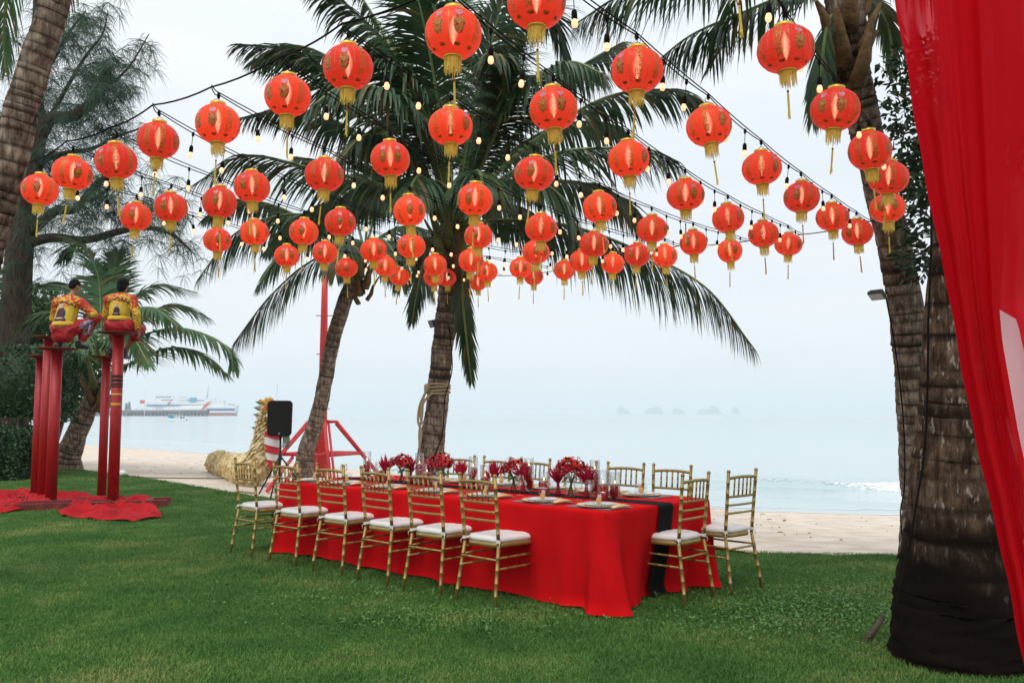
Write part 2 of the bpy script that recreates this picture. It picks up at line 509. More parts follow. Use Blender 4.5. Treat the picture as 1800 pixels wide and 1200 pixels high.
# broad-leaved clover growing through the lawn, and twigs washed up on the sand
M['clover'] = mat('clover_leaf', (0.07, 0.20, 0.045), (0.15, 0.32, 0.08), 0.5, 9, trans=0.25)
cx_, cy_ = [], []
for c, sx_, sy_, k in (((2.15, 6.35), .55, .28, 1500), ((2.75, 7.0), .5, .3, 700), ((-.45, 6.25), .5, .22, 800), ((1.6, 6.0), .4, .2, 350), ((3.2, 7.6), .4, .3, 300), ((-1.3, 7.0), .5, .25, 300)):
    cx_.append(g.normal(c[0], sx_, k)); cy_.append(g.normal(c[1], sy_, k))
cx_, cy_ = np.concatenate(cx_), np.concatenate(cy_); N = len(cx_)
P = np.stack([cx_, cy_, g.uniform(.018, .045, N)], 1)
d_ = np.stack([g.normal(size=N), g.normal(size=N), g.uniform(-.1, .7, N)], 1); d_ /= np.linalg.norm(d_, axis=1)[:, None]
s_ = np.stack([-d_[:, 1], d_[:, 0], g.normal(0, .3, N)], 1); s_ /= np.linalg.norm(s_, axis=1)[:, None]
L_ = g.uniform(.014, .034, N)[:, None]
V = np.stack([P, P + d_ * L_ * .45 + s_ * L_ * .30, P + d_ * L_, P + d_ * L_ * .45 - s_ * L_ * .30], 1)
cl_o = bulk('clover', V.reshape(-1, 3), (np.arange(N) * 4)[:, None] + np.array([[0, 1, 2, 3]]), M['clover'])
tag(cl_o, 'brighter broad-leaved clover growing in the lawn near the chairs', 'clover'); cl_o['kind'] = 'stuff'
mb = MB(); rd_ = random.Random(12)
for k in range(150):
    if k < 80:
        x = rd_.uniform(1.5, 7.5); tt = rd_.uniform(.03, .85)
    else:
        x = rd_.uniform(-16, -2.5); tt = rd_.uniform(.03, .8)
    y = y_lawn(x) + tt * (y_water(x) - y_lawn(x)); z = -0.05 - .75 * tt + .012
    a_ = rd_.uniform(0, 3.14); L1 = rd_.uniform(.012, .06) * (1.6 if rd_.random() < .1 else 1)
    dx, dy = math.cos(a_) * L1, math.sin(a_) * L1 * .5
    mb.tube([(x - dx, y - dy, z), (x, y, z + .008), (x + dx, y + dy, z + .002)], [.004, .007, .003], 4)
M['twig'] = mat('dark_twig', (0.06, 0.04, 0.03), (0.16, 0.11, 0.08), 0.9, 20)
db = mb.build('beach_debris', M['twig']); tag(db, 'dark twigs and debris scattered over the beach sand', 'debris'); db['kind'] = 'stuff'

# ================================================================== PALMS AND TREES
def bark_mat(name, dark, mid, light, wet=None):
    m, n, l, p = new_mat(name)
    p.inputs['Roughness'].default_value = 0.9; p.inputs['Specular IOR Level'].default_value = 0.08
    t = n.new('ShaderNodeTexCoord'); mp_ = n.new('ShaderNodeMapping'); mp_.inputs['Scale'].default_value = (2.2, 2.2, 1.6)
    l.new(t.outputs['Object'], mp_.inputs['Vector'])
    nz = n.new('ShaderNodeTexNoise'); nz.inputs['Scale'].default_value = 5; nz.inputs['Detail'].default_value = 8; nz.inputs['Roughness'].default_value = 0.65
    l.new(mp_.outputs[0], nz.inputs['Vector'])
    r = n.new('ShaderNodeValToRGB')
    r.color_ramp.elements[0].position = 0.32; r.color_ramp.elements[0].color = (*dark, 1)
    r.color_ramp.elements[1].position = 0.70; r.color_ramp.elements[1].color = (*light, 1)
    e = r.color_ramp.elements.new(0.5); e.color = (*mid, 1)
    l.new(nz.outputs['Fac'], r.inputs['Fac'])
    c = r.outputs['Color']
    mf = n.new('ShaderNodeMapping'); mf.inputs['Scale'].default_value = (30, 30, 3.0); l.new(t.outputs['Object'], mf.inputs['Vector'])
    nf = n.new('ShaderNodeTexNoise'); nf.inputs['Scale'].default_value = 1.0; nf.inputs['Detail'].default_value = 5; nf.inputs['Roughness'].default_value = 0.7; l.new(mf.outputs[0], nf.inputs['Vector'])
    rf_ = n.new('ShaderNodeMapRange'); rf_.inputs['From Min'].default_value = .35; rf_.inputs['From Max'].default_value = .65; rf_.inputs['To Min'].default_value = .35; rf_.inputs['To Max'].default_value = 1.3; l.new(nf.outputs['Fac'], rf_.inputs['Value'])
    mulf = n.new('ShaderNodeMix'); mulf.data_type = 'RGBA'; mulf.blend_type = 'MULTIPLY'; mulf.inputs['Factor'].default_value = 1.0
    cmb = n.new('ShaderNodeCombineColor'); [l.new(rf_.outputs[0], cmb.inputs[k]) for k in range(3)]
    l.new(c, mulf.inputs['A']); l.new(cmb.outputs[0], mulf.inputs['B']); c = mulf.outputs['Result']
    if wet:                                     # pale lichen flecks
        ml = n.new('ShaderNodeMapping'); ml.inputs['Scale'].default_value = (38, 38, 13); l.new(t.outputs['Object'], ml.inputs['Vector'])
        nl = n.new('ShaderNodeTexNoise'); nl.inputs['Scale'].default_value = 1.0; nl.inputs['Detail'].default_value = 3; l.new(ml.outputs[0], nl.inputs['Vector'])
        rl = n.new('ShaderNodeMapRange'); rl.inputs['From Min'].default_value = .60; rl.inputs['From Max'].default_value = .68; rl.inputs['To Max'].default_value = .8; l.new(nl.outputs['Fac'], rl.inputs['Value'])
        mxl = n.new('ShaderNodeMix'); mxl.data_type = 'RGBA'; mxl.inputs['B'].default_value = (.40, .35, .30, 1); l.new(rl.outputs[0], mxl.inputs['Factor']); l.new(c, mxl.inputs['A']); c = mxl.outputs['Result']
    # dark leaf-scar bands: stored per ring in the mesh
    at = n.new('ShaderNodeAttribute'); at.attribute_name = 'scar'
    mxn = n.new('ShaderNodeMix'); mxn.data_type = 'RGBA'; mxn.inputs['B'].default_value = (*[k * 0.45 for k in dark], 1)
    l.new(at.outputs['Fac'], mxn.inputs['Factor']); l.new(c, mxn.inputs['A'])
    c = mxn.outputs['Result']
    if wet:                                     # algae-black foot of the trunk, ragged upper edge
        sp = n.new('ShaderNodeSeparateXYZ'); l.new(t.outputs['Object'], sp.inputs[0])
        n2 = n.new('ShaderNodeTexNoise'); n2.inputs['Scale'].default_value = 4; n2.inputs['Detail'].default_value = 6; l.new(t.outputs['Object'], n2.inputs['Vector'])
        ma = n.new('ShaderNodeMath'); ma.operation = 'MULTIPLY_ADD'; ma.inputs[1].default_value = wet * 1.3
        l.new(n2.outputs['Fac'], ma.inputs[0]); l.new(sp.outputs['Z'], ma.inputs[2])
        mr_ = n.new('ShaderNodeMapRange'); mr_.inputs['From Min'].default_value = wet * 1.3; mr_.inputs['From Max'].default_value = wet * 1.95
        l.new(ma.outputs[0], mr_.inputs['Value'])
        m2 = n.new('ShaderNodeMix'); m2.data_type = 'RGBA'; m2.inputs['A'].default_value = (0.010, 0.006, 0.0045, 1)
        l.new(mr_.outputs[0], m2.inputs['Factor']); l.new(c, m2.inputs['B'])
        c = m2.outputs['Result']
    l.new(c, p.inputs['Base Color'])
    nb = n.new('ShaderNodeTexNoise'); nb.inputs['Scale'].default_value = 14; nb.inputs['Detail'].default_value = 6
    l.new(mp_.outputs[0], nb.inputs['Vector'])
    b = n.new('ShaderNodeBump'); b.inputs['Strength'].default_value = 0.8; b.inputs['Distance'].default_value = 0.02
    l.new(nf.outputs['Fac'], b.inputs['Height']); l.new(b.outputs[0], p.inputs['Normal'])
    return m
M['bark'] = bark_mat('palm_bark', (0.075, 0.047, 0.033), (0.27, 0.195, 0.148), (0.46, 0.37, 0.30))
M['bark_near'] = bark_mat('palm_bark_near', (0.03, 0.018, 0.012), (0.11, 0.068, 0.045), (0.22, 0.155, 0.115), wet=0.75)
M['bark_pine'] = mat('casuarina_bark', (0.03, 0.018, 0.013), (0.09, 0.058, 0.04), 0.95, 6, bump=0.9, bscale=22, stretch=(3, 3, 0.6), dist=0.04)

def trunk(name, pts, radii, parent, m, ring=0.10, seed=0, n=22, amp=0.035):
    """tapered trunk with leaf-scar rings as real ridges; pts in world space"""
    rr = random.Random(seed)
    S = spline(pts, 160); Rr = np.interp(np.linspace(0, 1, 160), np.linspace(0, 1, len(radii)), radii)
    L = np.concatenate([[0], np.cumsum([np.linalg.norm(S[i + 1] - S[i]) for i in range(159)])])
    path, rad, scar = [], [], []
    s = 0.0; rings = []
    while s < L[-1]:
        st = ring * rr.uniform(0.55, 1.7)
        rings.append((s, min(s + st, L[-1])))
        s += st
    for (a, b_) in rings:
        k = rr.uniform(0.5, 1.5)
        for q, bulge, sc in ((0.0, -0.6, 1.0), (0.10, 0.75, 0.15), (0.45, 0.35, 0.0), (0.80, 0.0, 0.05), (0.93, -0.35, 0.7)):
            d = a + (b_ - a) * q
            path.append([np.interp(d, L, [c[i] for c in S]) for i in range(3)])
            rad.append(np.interp(d, L, Rr) * (1 + amp * k * bulge)); scar.append(min(1, (sc + (0.55 if k > 1.25 and q < .5 else 0)) * (0.3 + 0.9 * k * rr.random())))
    mb = MB(); mb.tube(path, rad, n)
    tl = rr.uniform(0, 6.28)
    o0 = parent.location
    V = []
    for i in range(len(path)):                 # rings tilt a little and are uneven
        ti = 0.18 * math.sin(i / 5 * 0.7 + tl)
        for k in range(n):
            v = np.array(mb.v[i * n + k]); c = np.array(path[i]); dv = v - c
            f = 1 + 0.035 * math.sin(3 * k * 6.283 / n + i * 0.21) + rr.gauss(0, 0.012)
            v = c + dv * f; v[2] += ti * 0.4 * rad[i] * math.sin(6.283 * k / n + i // 5 * 1.7) * 0.5
            V.append(tuple(v - np.array(o0)))
    mb.v = V
    me = mb.mesh(name, m)
    a = me.attributes.new('scar', 'FLOAT', 'POINT')
    a.data.foreach_set('value', np.repeat(np.array(scar, np.float32), n))
    return link(name, me, parent)

def frond(pts, parent, mats, leaf=0.75, n=64, wid=0.024, seed=0, droop=0.55, fwd=0.55, r0=0.035, start=0.16, ragged=0.0, lift=0.12):
    """feather leaf: rachis along pts (world space) with leaflets on both sides"""
    rr = random.Random(seed * 7919 + 13)
    S = spline(pts, 40)
    n = min(n, int(sum(np.linalg.norm(S[i + 1] - S[i]) for i in range(39)) * 0.88 / (wid * 0.95)))
    o0 = np.array(parent.location)
    S = [p - o0 for p in S]
    mb = MB(); mb.m = 0
    rad = [r0 * (1.25 - t) ** 1.1 * (1.7 if t < 0.04 else 1.0) * 0.75 + 0.004 for t in np.linspace(0, 1, 40)]
    mb.tube(S, rad, 5, ell=(1, 0.7)); mb.m = 1
    A = np.array(S)
    for i in range(n):
        t = start + (1 - start) * (i + rr.random() * 0.6) / n
        x = min(t, 0.995) * 39; k = int(x); u = x - k
        p = A[k] * (1 - u) + A[k + 1] * u
        T = A[k + 1] - A[k]; T /= np.linalg.norm(T)
        up = np.array([0, 0, 1.0])
        sd = np.cross(T, up)
        if np.linalg.norm(sd) < 0.25: sd = np.cross(T, np.array([0, -1.0, 0.2]))
        sd /= np.linalg.norm(sd); nm = np.cross(sd, T)
        prof = min(1.0, 0.45 + 2.2 * (t - start)) * (1 - 0.72 * max(0, (t - 0.55) / 0.45) ** 1.6)
        for sg in (-1, 1):
            if rr.random() < ragged: continue
            mb.m = 2 if len(mats) > 2 and rr.random() < (.04 + .14 * t * t) else 1
            Ln = leaf * prof * rr.uniform(0.85, 1.1)
            d = sg * sd * (1.0 - 0.35 * t) + T * (fwd + 0.75 * t + rr.gauss(0, 0.07)) + nm * (lift + rr.gauss(0, 0.08))
            d /= np.linalg.norm(d)
            wv = T - d * (T @ d); wv /= (np.linalg.norm(wv) + 1e-9)
            dr = droop * rr.uniform(0.7, 1.35) * (1.0 if rr.random() > 0.08 else 1.8)
            c = []; q = p.copy(); dd = d.copy()
            steps = 4
            for s_ in range(steps + 1):
                c.append(q.copy())
                dd = dd + np.array([0, 0, -1.0]) * dr * 0.5; dd /= np.linalg.norm(dd)
                q = q + dd * Ln / steps
            W = [wid * 0.45, wid, wid * 0.85, wid * 0.5, 0.0]
            vs = []
            for s_ in range(steps):
                vs += [c[s_] - wv * W[s_] * prof ** 0.5, c[s_] + wv * W[s_] * prof ** 0.5]
            vs.append(c[steps])
            fs = [(2 * s_, 2 * s_ + 1, 2 * s_ + 3, 2 * s_ + 2) for s_ in range(steps - 1)] + [(2 * steps - 2, 2 * steps - 1, 2 * steps)]
            mb.add(vs, fs)
    return link('frond', mb.mesh('frond', mats, smooth=False), parent)

def pxpath(lst, d0):
    return [dep(a, b_, d0 + c) for a, b_, c in lst]
def boots(parent, c, r, n, seed, length=0.5, green=True):
    """old leaf bases sheathing the top of the trunk, one part each"""
    rr = random.Random(seed)
    c = np.array(c) - np.array(parent.location)
    for i in range(n):
        a = i * 2.4 + rr.uniform(-.2, .2); z = -0.75 * i / n
        out = np.array([math.cos(a), math.sin(a), 0])
        p0 = c + out * r * 0.55 + np.array([0, 0, z - 0.30])
        p1 = c + out * r * 1.25 + np.array([0, 0, z - 0.02])
        ln = length * rr.uniform(0.5, 1.0)
        p2 = p1 + out * ln * 0.45 + np.array([0, 0, ln * 0.8])
        mb = MB(); mb.tube([p0, (p0 + p1) / 2 + out * .03, p1, p2], [0.085 * r / .17, 0.08 * r / .17, 0.055 * r / .17, 0.025], 7, ell=(1, 0.55))
        mb.build('leaf_base', M['boot'] if (i > n * 0.45 or not green) else M['boot_green'], parent)

LM = [M['rachis'], M['leaf'], M['leaf_dry']]
# --- tall palm behind the middle of the table
D1 = 13.3
b0 = dep(757, 845, D1); b0[2] = ground_z(b0[0], b0[1]) - 0.05
p_mid = thing('palm_tree', 'coconut palm with a rope tied round its trunk behind the middle of the table', 'palm tree', b0, group='coconut palms on the lawn')
trunk('trunk', [b0] + [dep(a, b_, D1) for a, b_ in ((757, 800), (766, 733), (772, 667), (779, 600), (787, 533), (792, 480), (792, 415), (793, 385))], [0.24, 0.2, 0.168, 0.16, 0.158, 0.158, 0.165, 0.18, 0.16], p_mid, M['bark'], 0.088, 1)
boots(p_mid, dep(792, 395, D1), 0.2, 16, 4, 0.55)
FR1 = [
 [(800, 400, 0), (880, 388, -.2), (1000, 398, -.5), (1120, 440, -.7), (1240, 505, -.9), (1325, 612, -1.0)],
 [(800, 385, 0), (900, 280, .1), (1015, 197, .3), (1097, 163, .5), (1187, 160, .6), (1243, 184, .7)],
 [(800, 388, 0), (890, 310, -.3), (980, 270, -.8), (1060, 261, -1.1), (1140, 263, -1.4), (1192, 284, -1.5)],
 [(800, 380, 0), (890, 255, .5), (980, 150, .9), (1040, 105, 1.2), (1095, 74, 1.5)],
 [(798, 380, 0), (860, 210, .8), (920, 70, 1.4), (965, 25, 1.8), (1010, 140, 2.0)],
 [(796, 380, 0), (830, 200, -.3), (872, 40, -.5), (905, -80, -.4)],
 [(792, 380, 0), (795, 190, .6), (805, 20, 1.1), (815, -90, 1.4)],
 [(790, 385, 0), (755, 230, .2), (690, 95, .3), (600, 0, .3), (530, -50, .3)],
 [(788, 385, 0), (710, 270, -.2), (630, 180, -.4), (560, 118, -.6), (500, 86, -.8), (416, 78, -1.0)],
 [(788, 388, 0), (740, 310, .3), (660, 255, .5), (590, 213, .7), (510, 190, .8), (420, 208, .9)],
 [(785, 392, 0), (730, 345, -.3), (650, 320, -.6), (540, 294, -.8), (430, 274, -1.0), (345, 322, -1.2)],
 [(797, 402, 0), (812, 440, -.1), (814, 530, -.2), (822, 610, -.1), (829, 672, 0)],
 [(786, 402, 0), (752, 430, .2), (735, 500, .3), (724, 566, .4)],
 [(800, 392, 0), (860, 335, -.8), (930, 315, -1.5), (990, 350, -1.8), (1015, 425, -1.9)],
 [(795, 385, 0), (850, 280, -.9), (885, 180, -1.6), (880, 110, -2.1), (862, 90, -2.6)],
 [(790, 385, 0), (770, 260, -.8), (720, 150, -1.3), (655, 95, -1.7), (600, 90, -1.9)],
 [(788, 388, 0), (735, 300, -.7), (690, 250, -1.3), (640, 240, -1.8), (595, 285, -2.2)],
 [(790, 380, 0), (740, 220, .9), (680, 70, 1.5), (620, -30, 1.8)],
 [(800, 385, 0), (860, 300, .8), (960, 230, 1.5), (1050, 215, 2.0), (1120, 250, 2.3)],
 [(795, 380, 0), (830, 230, .6), (900, 90, 1.0), (960, -40, 1.2)],
 [(788, 385, 0), (720, 320, .7), (640, 330, 1.3), (590, 390, 1.6)],
 [(800, 395, 0), (850, 360, .7), (920, 370, 1.2), (975, 430, 1.4)],
 [(795, 390, 0), (815, 330, -1.2), (840, 300, -2.0), (850, 330, -2.6)],
 [(788, 390, 0), (760, 330, -1.1), (735, 310, -1.9), (715, 345, -2.4)],
 [(790, 385, 0), (750, 250, -1.2), (690, 170, -2.0), (610, 150, -2.6), (550, 185, -3.0)],
 [(795, 385, 0), (860, 250, -1.0), (930, 150, -1.8), (1000, 110, -2.4), (1060, 130, -2.9)],
 [(792, 385, 0), (770, 180, -.6), (745, 40, -1.0), (720, -60, -1.2)],
 [(795, 385, 0), (850, 190, .2), (910, 30, .3), (985, -60, .3)],
 [(788, 388, 0), (720, 250, .9), (620, 130, 1.7), (520, 80, 2.3), (440, 110, 2.8)],
 [(800, 388, 0), (900, 330, .6), (1010, 320, 1.1), (1090, 350, 1.5), (1140, 410, 1.8)],
 [(786, 390, 0), (700, 350, .8), (600, 350, 1.5), (520, 390, 2.0), (470, 440, 2.3)],
 [(790, 385, 0), (760, 240, 1.2), (720, 130, 2.2), (690, 70, 3.0), (660, 90, 3.6)],
]
for i, f_ in enumerate(FR1):
    hang = i in (0, 11, 12)
    frond(pxpath(f_, D1), p_mid, LM, leaf=1.15 if i == 0 else (0.55 if i in (11, 12) else 0.92), n=52 if i in (11, 12) else (165 if i == 0 else 135), wid=0.018 if i in (11, 12) else 0.026, seed=i, droop=1.3 if i == 0 else (0.35 if hang else 0.72), fwd=0.5 if i == 0 else (1.1 if hang else 0.6), r0=0.058)

# --- leaning palm left of it
D2 = 18.4
b0 = dep(532, 845, D2); b0[2] = ground_z(b0[0], b0[1]) - 0.05
p_lean = thing('palm_tree', 'slender leaning coconut palm in front of the red climbing mast', 'palm tree', b0, group='coconut palms on the lawn')
trunk('trunk', [b0] + [dep(a, b_, D2) for a, b_ in ((537, 800), (558, 733), (572, 667), (585, 600), (605, 533), (622, 490), (640, 445))], [0.22, 0.175, 0.155, 0.15, 0.15, 0.15, 0.15], p_lean, M['bark'], 0.095, 2)
boots(p_lean, dep(638, 452, D2), 0.17, 10, 9, 0.5)
FR2 = [
 [(640, 440, 0), (590, 395, -.3), (520, 376, -.7), (450, 390, -1.0), (400, 422, -1.2), (347, 492, -1.4)],
 [(638, 445, 0), (590, 440, -.2), (530, 470, -.4), (480, 515, -.6), (450, 550, -.7), (412, 602, -.8)],
 [(642, 442, 0), (690, 425, .2), (735, 455, .4), (760, 520, .5)],
 [(640, 438, 0), (615, 350, .3), (575, 290, .6), (520, 275, .9)],
 [(642, 438, 0), (670, 355, .3), (720, 310, .5), (775, 335, .7)],
 [(640, 440, 0), (560, 400, .6), (480, 360, 1.1), (405, 352, 1.5), (360, 385, 1.7)],
 [(642, 442, 0), (665, 420, -.9), (690, 440, -1.7), (705, 500, -2.2)],
 [(640, 442, 0), (620, 420, -1.0), (600, 430, -1.8), (590, 480, -2.3)],
 [(642, 438, 0), (650, 330, -.2), (665, 250, -.3), (690, 200, -.4)],
 [(638, 442, 0), (600, 405, -.6), (540, 410, -1.2), (490, 450, -1.6), (455, 500, -1.9)],
 [(642, 440, 0), (700, 400, -.4), (760, 410, -.8), (800, 460, -1.0)],
]
for i, f_ in enumerate(FR2):
    frond(pxpath(f_, D2), p_lean, LM, leaf=1.2 if i < 2 else 0.95, n=140, wid=0.034, seed=40 + i, droop=1.05 if i < 2 else 0.7, r0=0.042)

# --- right palm at the lawn's edge
D3 = 9.0
b0 = gz(1616, 985); 
p_rt = thing('palm_tree', 'coconut palm with a floodlight, at the sand edge right of the table', 'palm tree', b0, group='coconut palms on the lawn')
trunk('trunk', [b0] + [dep(a, b_, D3 - c) for a, b_, c in ((1614, 900, 0), (1608, 800, 0), (1604, 700, .05), (1592, 540, .1), (1573, 440, .15), (1540, 300, .25), (1504, 150, .4), (1488, 40, .5), (1484, -10, .5))], [0.2, 0.155, 0.152, 0.155, 0.163, 0.16, 0.15, 0.16, 0.175, 0.18], p_rt, M['bark'], 0.095, 3)
D3t = 8.5
boots(p_rt, dep(1485, -10, D3t), 0.18, 12, 12, 0.25, False)
FR3 = [
 [(1480, -5, 0), (1400, -12, -.1), (1300, 25, -.3), (1215, 62, -.4), (1150, 112, -.5)],
 [(1480, -20, 0), (1350, -70, -.5), (1220, -45, -.9), (1100, -12, -1.1), (1012, 42, -1.2)],
 [(1478, 0, 0), (1455, 45, -.1), (1443, 120, -.2), (1428, 215, -.2)],
 [(1492, 5, 0), (1535, 0, .3), (1562, 50, .6), (1570, 130, .7)],
 [(1492, -10, 0), (1560, -80, .2), (1640, -60, .4), (1690, 20, .5)],
 [(1485, -20, 0), (1480, -140, .4), (1440, -240, .8)],
 [(1485, -20, 0), (1430, -120, .8), (1340, -150, 1.6), (1250, -110, 2.2)],
 [(1490, -20, 0), (1560, -160, -.3), (1660, -220, -.6)],
 [(1485, -10, 0), (1490, -90, -1.0), (1500, -110, -2.0), (1510, -60, -2.8)],
]
for i, f_ in enumerate(FR3):
    frond(pxpath(f_, D3t), p_rt, LM, leaf=0.55 if i == 2 else (0.42 if i == 3 else 0.72), n=110 if i < 2 else 48, wid=0.021 if i < 2 else 0.014, seed=70 + i, droop=1.0 if i < 2 else 0.5, fwd=1.1 if i in (2, 3) else 0.45, r0=0.032)

# --- big near trunk beside the drape
D4 = 5.15
b0 = dep(1692, 1154, D4); b0[2] = 0
p_nr = thing('palm_tree', 'thick near palm trunk with blackened foot beside the red drape', 'palm tree', b0, group='coconut palms on the lawn')
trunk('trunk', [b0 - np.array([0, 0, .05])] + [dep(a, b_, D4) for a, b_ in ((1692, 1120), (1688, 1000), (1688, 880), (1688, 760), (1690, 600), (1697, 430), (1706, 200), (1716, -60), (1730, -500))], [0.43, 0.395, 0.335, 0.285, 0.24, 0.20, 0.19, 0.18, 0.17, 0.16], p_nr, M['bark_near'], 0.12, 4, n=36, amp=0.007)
D4t = D4
top = dep(1730, -520, D4)
boots(p_nr, top, 0.2, 10, 33, 0.5)
for i in range(10):
    a = i * 2.4
    q = [top + np.array([math.cos(a) * s * 3.4, math.sin(a) * s * 3.4, (1.6 * s - 2.2 * s * s) * (1 if i % 2 else 1.5)]) for s in (0, .33, .66, 1)]
    frond(q, p_nr, LM, leaf=0.75, n=40, wid=0.022, seed=90 + i)

# --- leaning trunk at the left edge
D5 = 7.3
b0 = gz(-135, 1015)
p_lf = thing('palm_tree', 'leaning coconut palm trunk at the left edge holding the lantern cable', 'palm tree', b0, group='coconut palms on the lawn')
trunk('trunk', [b0] + [dep(a, b_, D5) for a, b_ in ((-108, 850), (-68, 640), (-24, 430), (14, 300), (36, 200), (66, 100), (98, 0), (145, -150), (172, -240))], [0.24, 0.18, 0.15, 0.14, 0.135, 0.13, 0.12, 0.113, 0.115, 0.12], p_lf, M['bark'], 0.082, 5, n=28)
boots(p_lf, dep(170, -225, D5), 0.15, 10, 17, 0.4)
tl = dep(126, -230, D5)
FR5 = [
 [(124, -230, 0), (70, -190, .3), (25, -90, .6), (8, 40, .8), (10, 128, .9)],
 [(124, -230, 0), (60, -260, .6), (-10, -180, 1.2), (-30, -50, 1.5), (-25, 70, 1.6)],
 [(128, -230, 0), (150, -190, .5), (128, -80, 1.0), (100, 60, 1.3)],
 [(124, -240, 0), (40, -320, -.2), (-60, -300, -.5), (-120, -200, -.6)],
 [(128, -240, 0), (200, -330, .4), (280, -330, .9), (340, -240, 1.2)],
 [(126, -250, 0), (126, -380, .2), (110, -480, .5)],
 [(126, -240, 0), (170, -330, -.8), (210, -340, -1.6), (230, -280, -2.2)],
]
for i, f_ in enumerate(FR5):
    f_ = [(f_[0][0] + 45, f_[0][1], f_[0][2])] + f_[1:]
    frond(pxpath(f_, D5), p_lf, [M['rachis'], M['leaf_pale'], M['leaf_dry']] if i == 0 else LM, leaf=0.5, n=46, wid=0.010, seed=110 + i, droop=0.6, fwd=0.9)

# --- short palm by the beach, left
D6 = 23.2
b0 = dep(116, 822, D6); b0[2] = 0
p_sm = thing('palm_tree', 'short bushy coconut palm behind the red jumping poles', 'palm tree', b0, group='coconut palms on the lawn')
trunk('trunk', [b0] + [dep(a, b_, D6) for a, b_ in ((120, 800), (132, 770), (147, 735), (160, 705), (172, 670))], [0.42, 0.33, 0.27, 0.24, 0.21, 0.2], p_sm, M['bark'], 0.11, 6)
boots(p_sm, dep(174, 660, D6), 0.26, 12, 21, 0.9)
FR6 = [
 [(184, 640, 0), (228, 600, -.2), (293, 578, -.5), (345, 582, -.8), (398, 610, -1.0), (412, 650, -1.1)],
 [(184, 642, 0), (225, 640, -.3), (293, 612, -.7), (350, 620, -1.0), (402, 660, -1.2)],
 [(182, 638, 0), (205, 580, .2), (232, 528, .4), (278, 500, .7), (346, 514, 1.0)],
 [(180, 635, 0), (178, 550, .2), (171, 482, .3), (140, 428, .4), (104, 458, .5)],
 [(182, 635, 0), (193, 550, .5), (198, 490, .8), (208, 440, 1.1)],
 [(178, 638, 0), (140, 575, -.3), (90, 548, -.6), (30, 575, -.9)],
 [(178, 642, 0), (125, 608, -.5), (75, 605, -.9), (40, 650, -1.1)],
 [(184, 638, 0), (250, 560, .5), (310, 535, .9), (370, 560, 1.2)],
 [(182, 640, 0), (200, 600, -.9), (230, 590, -1.6), (262, 640, -2.2)],
 [(180, 640, 0), (160, 590, -.9), (140, 590, -1.6), (120, 650, -2.0)],
 [(180, 636, 0), (150, 540, .6), (120, 500, 1.0), (75, 500, 1.4)],
 [(184, 640, 0), (220, 560, -.8), (265, 540, -1.4), (310, 570, -1.8)],
]
for i, f_ in enumerate(FR6):
    frond(pxpath(f_, D6), p_sm, [M['rachis'], M['leaf_pale'], M['leaf_dry']], leaf=0.95, n=92, wid=0.04, seed=140 + i, droop=0.45, r0=0.05)

# --- casuarina (feathery) at the left
D7 = 24.0
b0 = dep(18, 835, D7); b0[2] = 0
pine = thing('casuarina_tree', 'feathery dark casuarina tree behind the left palm trunk', 'tree', b0)
mb = MB()
limbs = [
 ([(16, 850), (20, 700), (28, 560), (36, 430), (52, 320), (66, 230), (60, 120), (66, 20), (60, -80)], [.42, .34, .30, .27, .22, .17, .13, .09, .05]),
 ([(60, 270), (85, 212), (125, 205), (160, 182), (178, 150), (184, 112)], [.15, .14, .12, .11, .10, .06]),
 ([(168, 172), (185, 140), (195, 118)], [.08, .07, .04]),
 ([(40, 430), (90, 418), (150, 422), (205, 408), (250, 400), (300, 410), (335, 440)], [.12, .10, .08, .075, .06, .045, .02]),
 ([(50, 410), (95, 372), (130, 368), (160, 335), (195, 300)], [.12, .1, .085, .07, .04]),
 ([(140, 355), (175, 345), (210, 310)], [.05, .04, .02]),
 ([(250, 400), (272, 360), (300, 330)], [.05, .03, .015]),
 ([(40, 330), (10, 250), (-20, 160), (-30, 40)], [.12, .1, .07, .04]),
 ([(58, 290), (110, 270), (160, 262), (205, 240), (250, 225)], [.06, .05, .04, .03, .015]),
 ([(58, 150), (90, 110), (120, 60), (150, 20)], [.06, .05, .03, .015]),
 ([(85, 210), (120, 150), (150, 100), (180, 60), (190, 20)], [.05, .04, .03, .02, .01]),
 ([(130, 205), (180, 160), (225, 120), (262, 60)], [.035, .03, .02, .01]),
]
dr = random.Random(4)
limb3 = []
for pl, rd in limbs:
    off = dr.uniform(-.8, .8) if len(limb3) else 0
    pts = [dep(a, b_, D7 + off * i / len(pl)) for i, (a, b_) in enumerate(pl)]
    S = spline(pts, len(pl) * 4)
    limb3.append((S, rd))
    mb.tube(S, np.interp(np.linspace(0, 1, len(S)), np.linspace(0, 1, len(rd)), rd) * 1.3, 9)
mb.build('trunk', M['bark_pine'], pine, world=True)
M['needle'] = mat('casuarina_needle', (0.026, 0.058, 0.034), (0.065, 0.115, 0.072), 0.7, 0.8, spec=0.2)
vs, tr_ = [], []
def needles(p, cnt, ln, spread, rr):
    for _ in range(cnt):
        d = np.array([rr.gauss(0, 1), rr.gauss(0, 1), rr.gauss(0, .7) - 0.35]); d /= np.linalg.norm(d)
        L_ = ln * rr.uniform(.5, 1.2)
        q1 = p + d * L_ * .5 + np.array([0, 0, -.12 * L_]); q2 = p + d * L_ + np.array([0, 0, -.5 * L_])
        s_ = np.cross(d, [0.3, 1, 0.1]); s_ /= np.linalg.norm(s_) + 1e-9
        w_ = 0.006
        o = len(vs); vs.extend([p - s_ * w_ * .5, p + s_ * w_ * .5, q1 - s_ * w_, q1 + s_ * w_, q2]); tr_.extend([(o, o + 1, o + 3), (o, o + 3, o + 2), (o + 2, o + 3, o + 4)])
rr = random.Random(8)
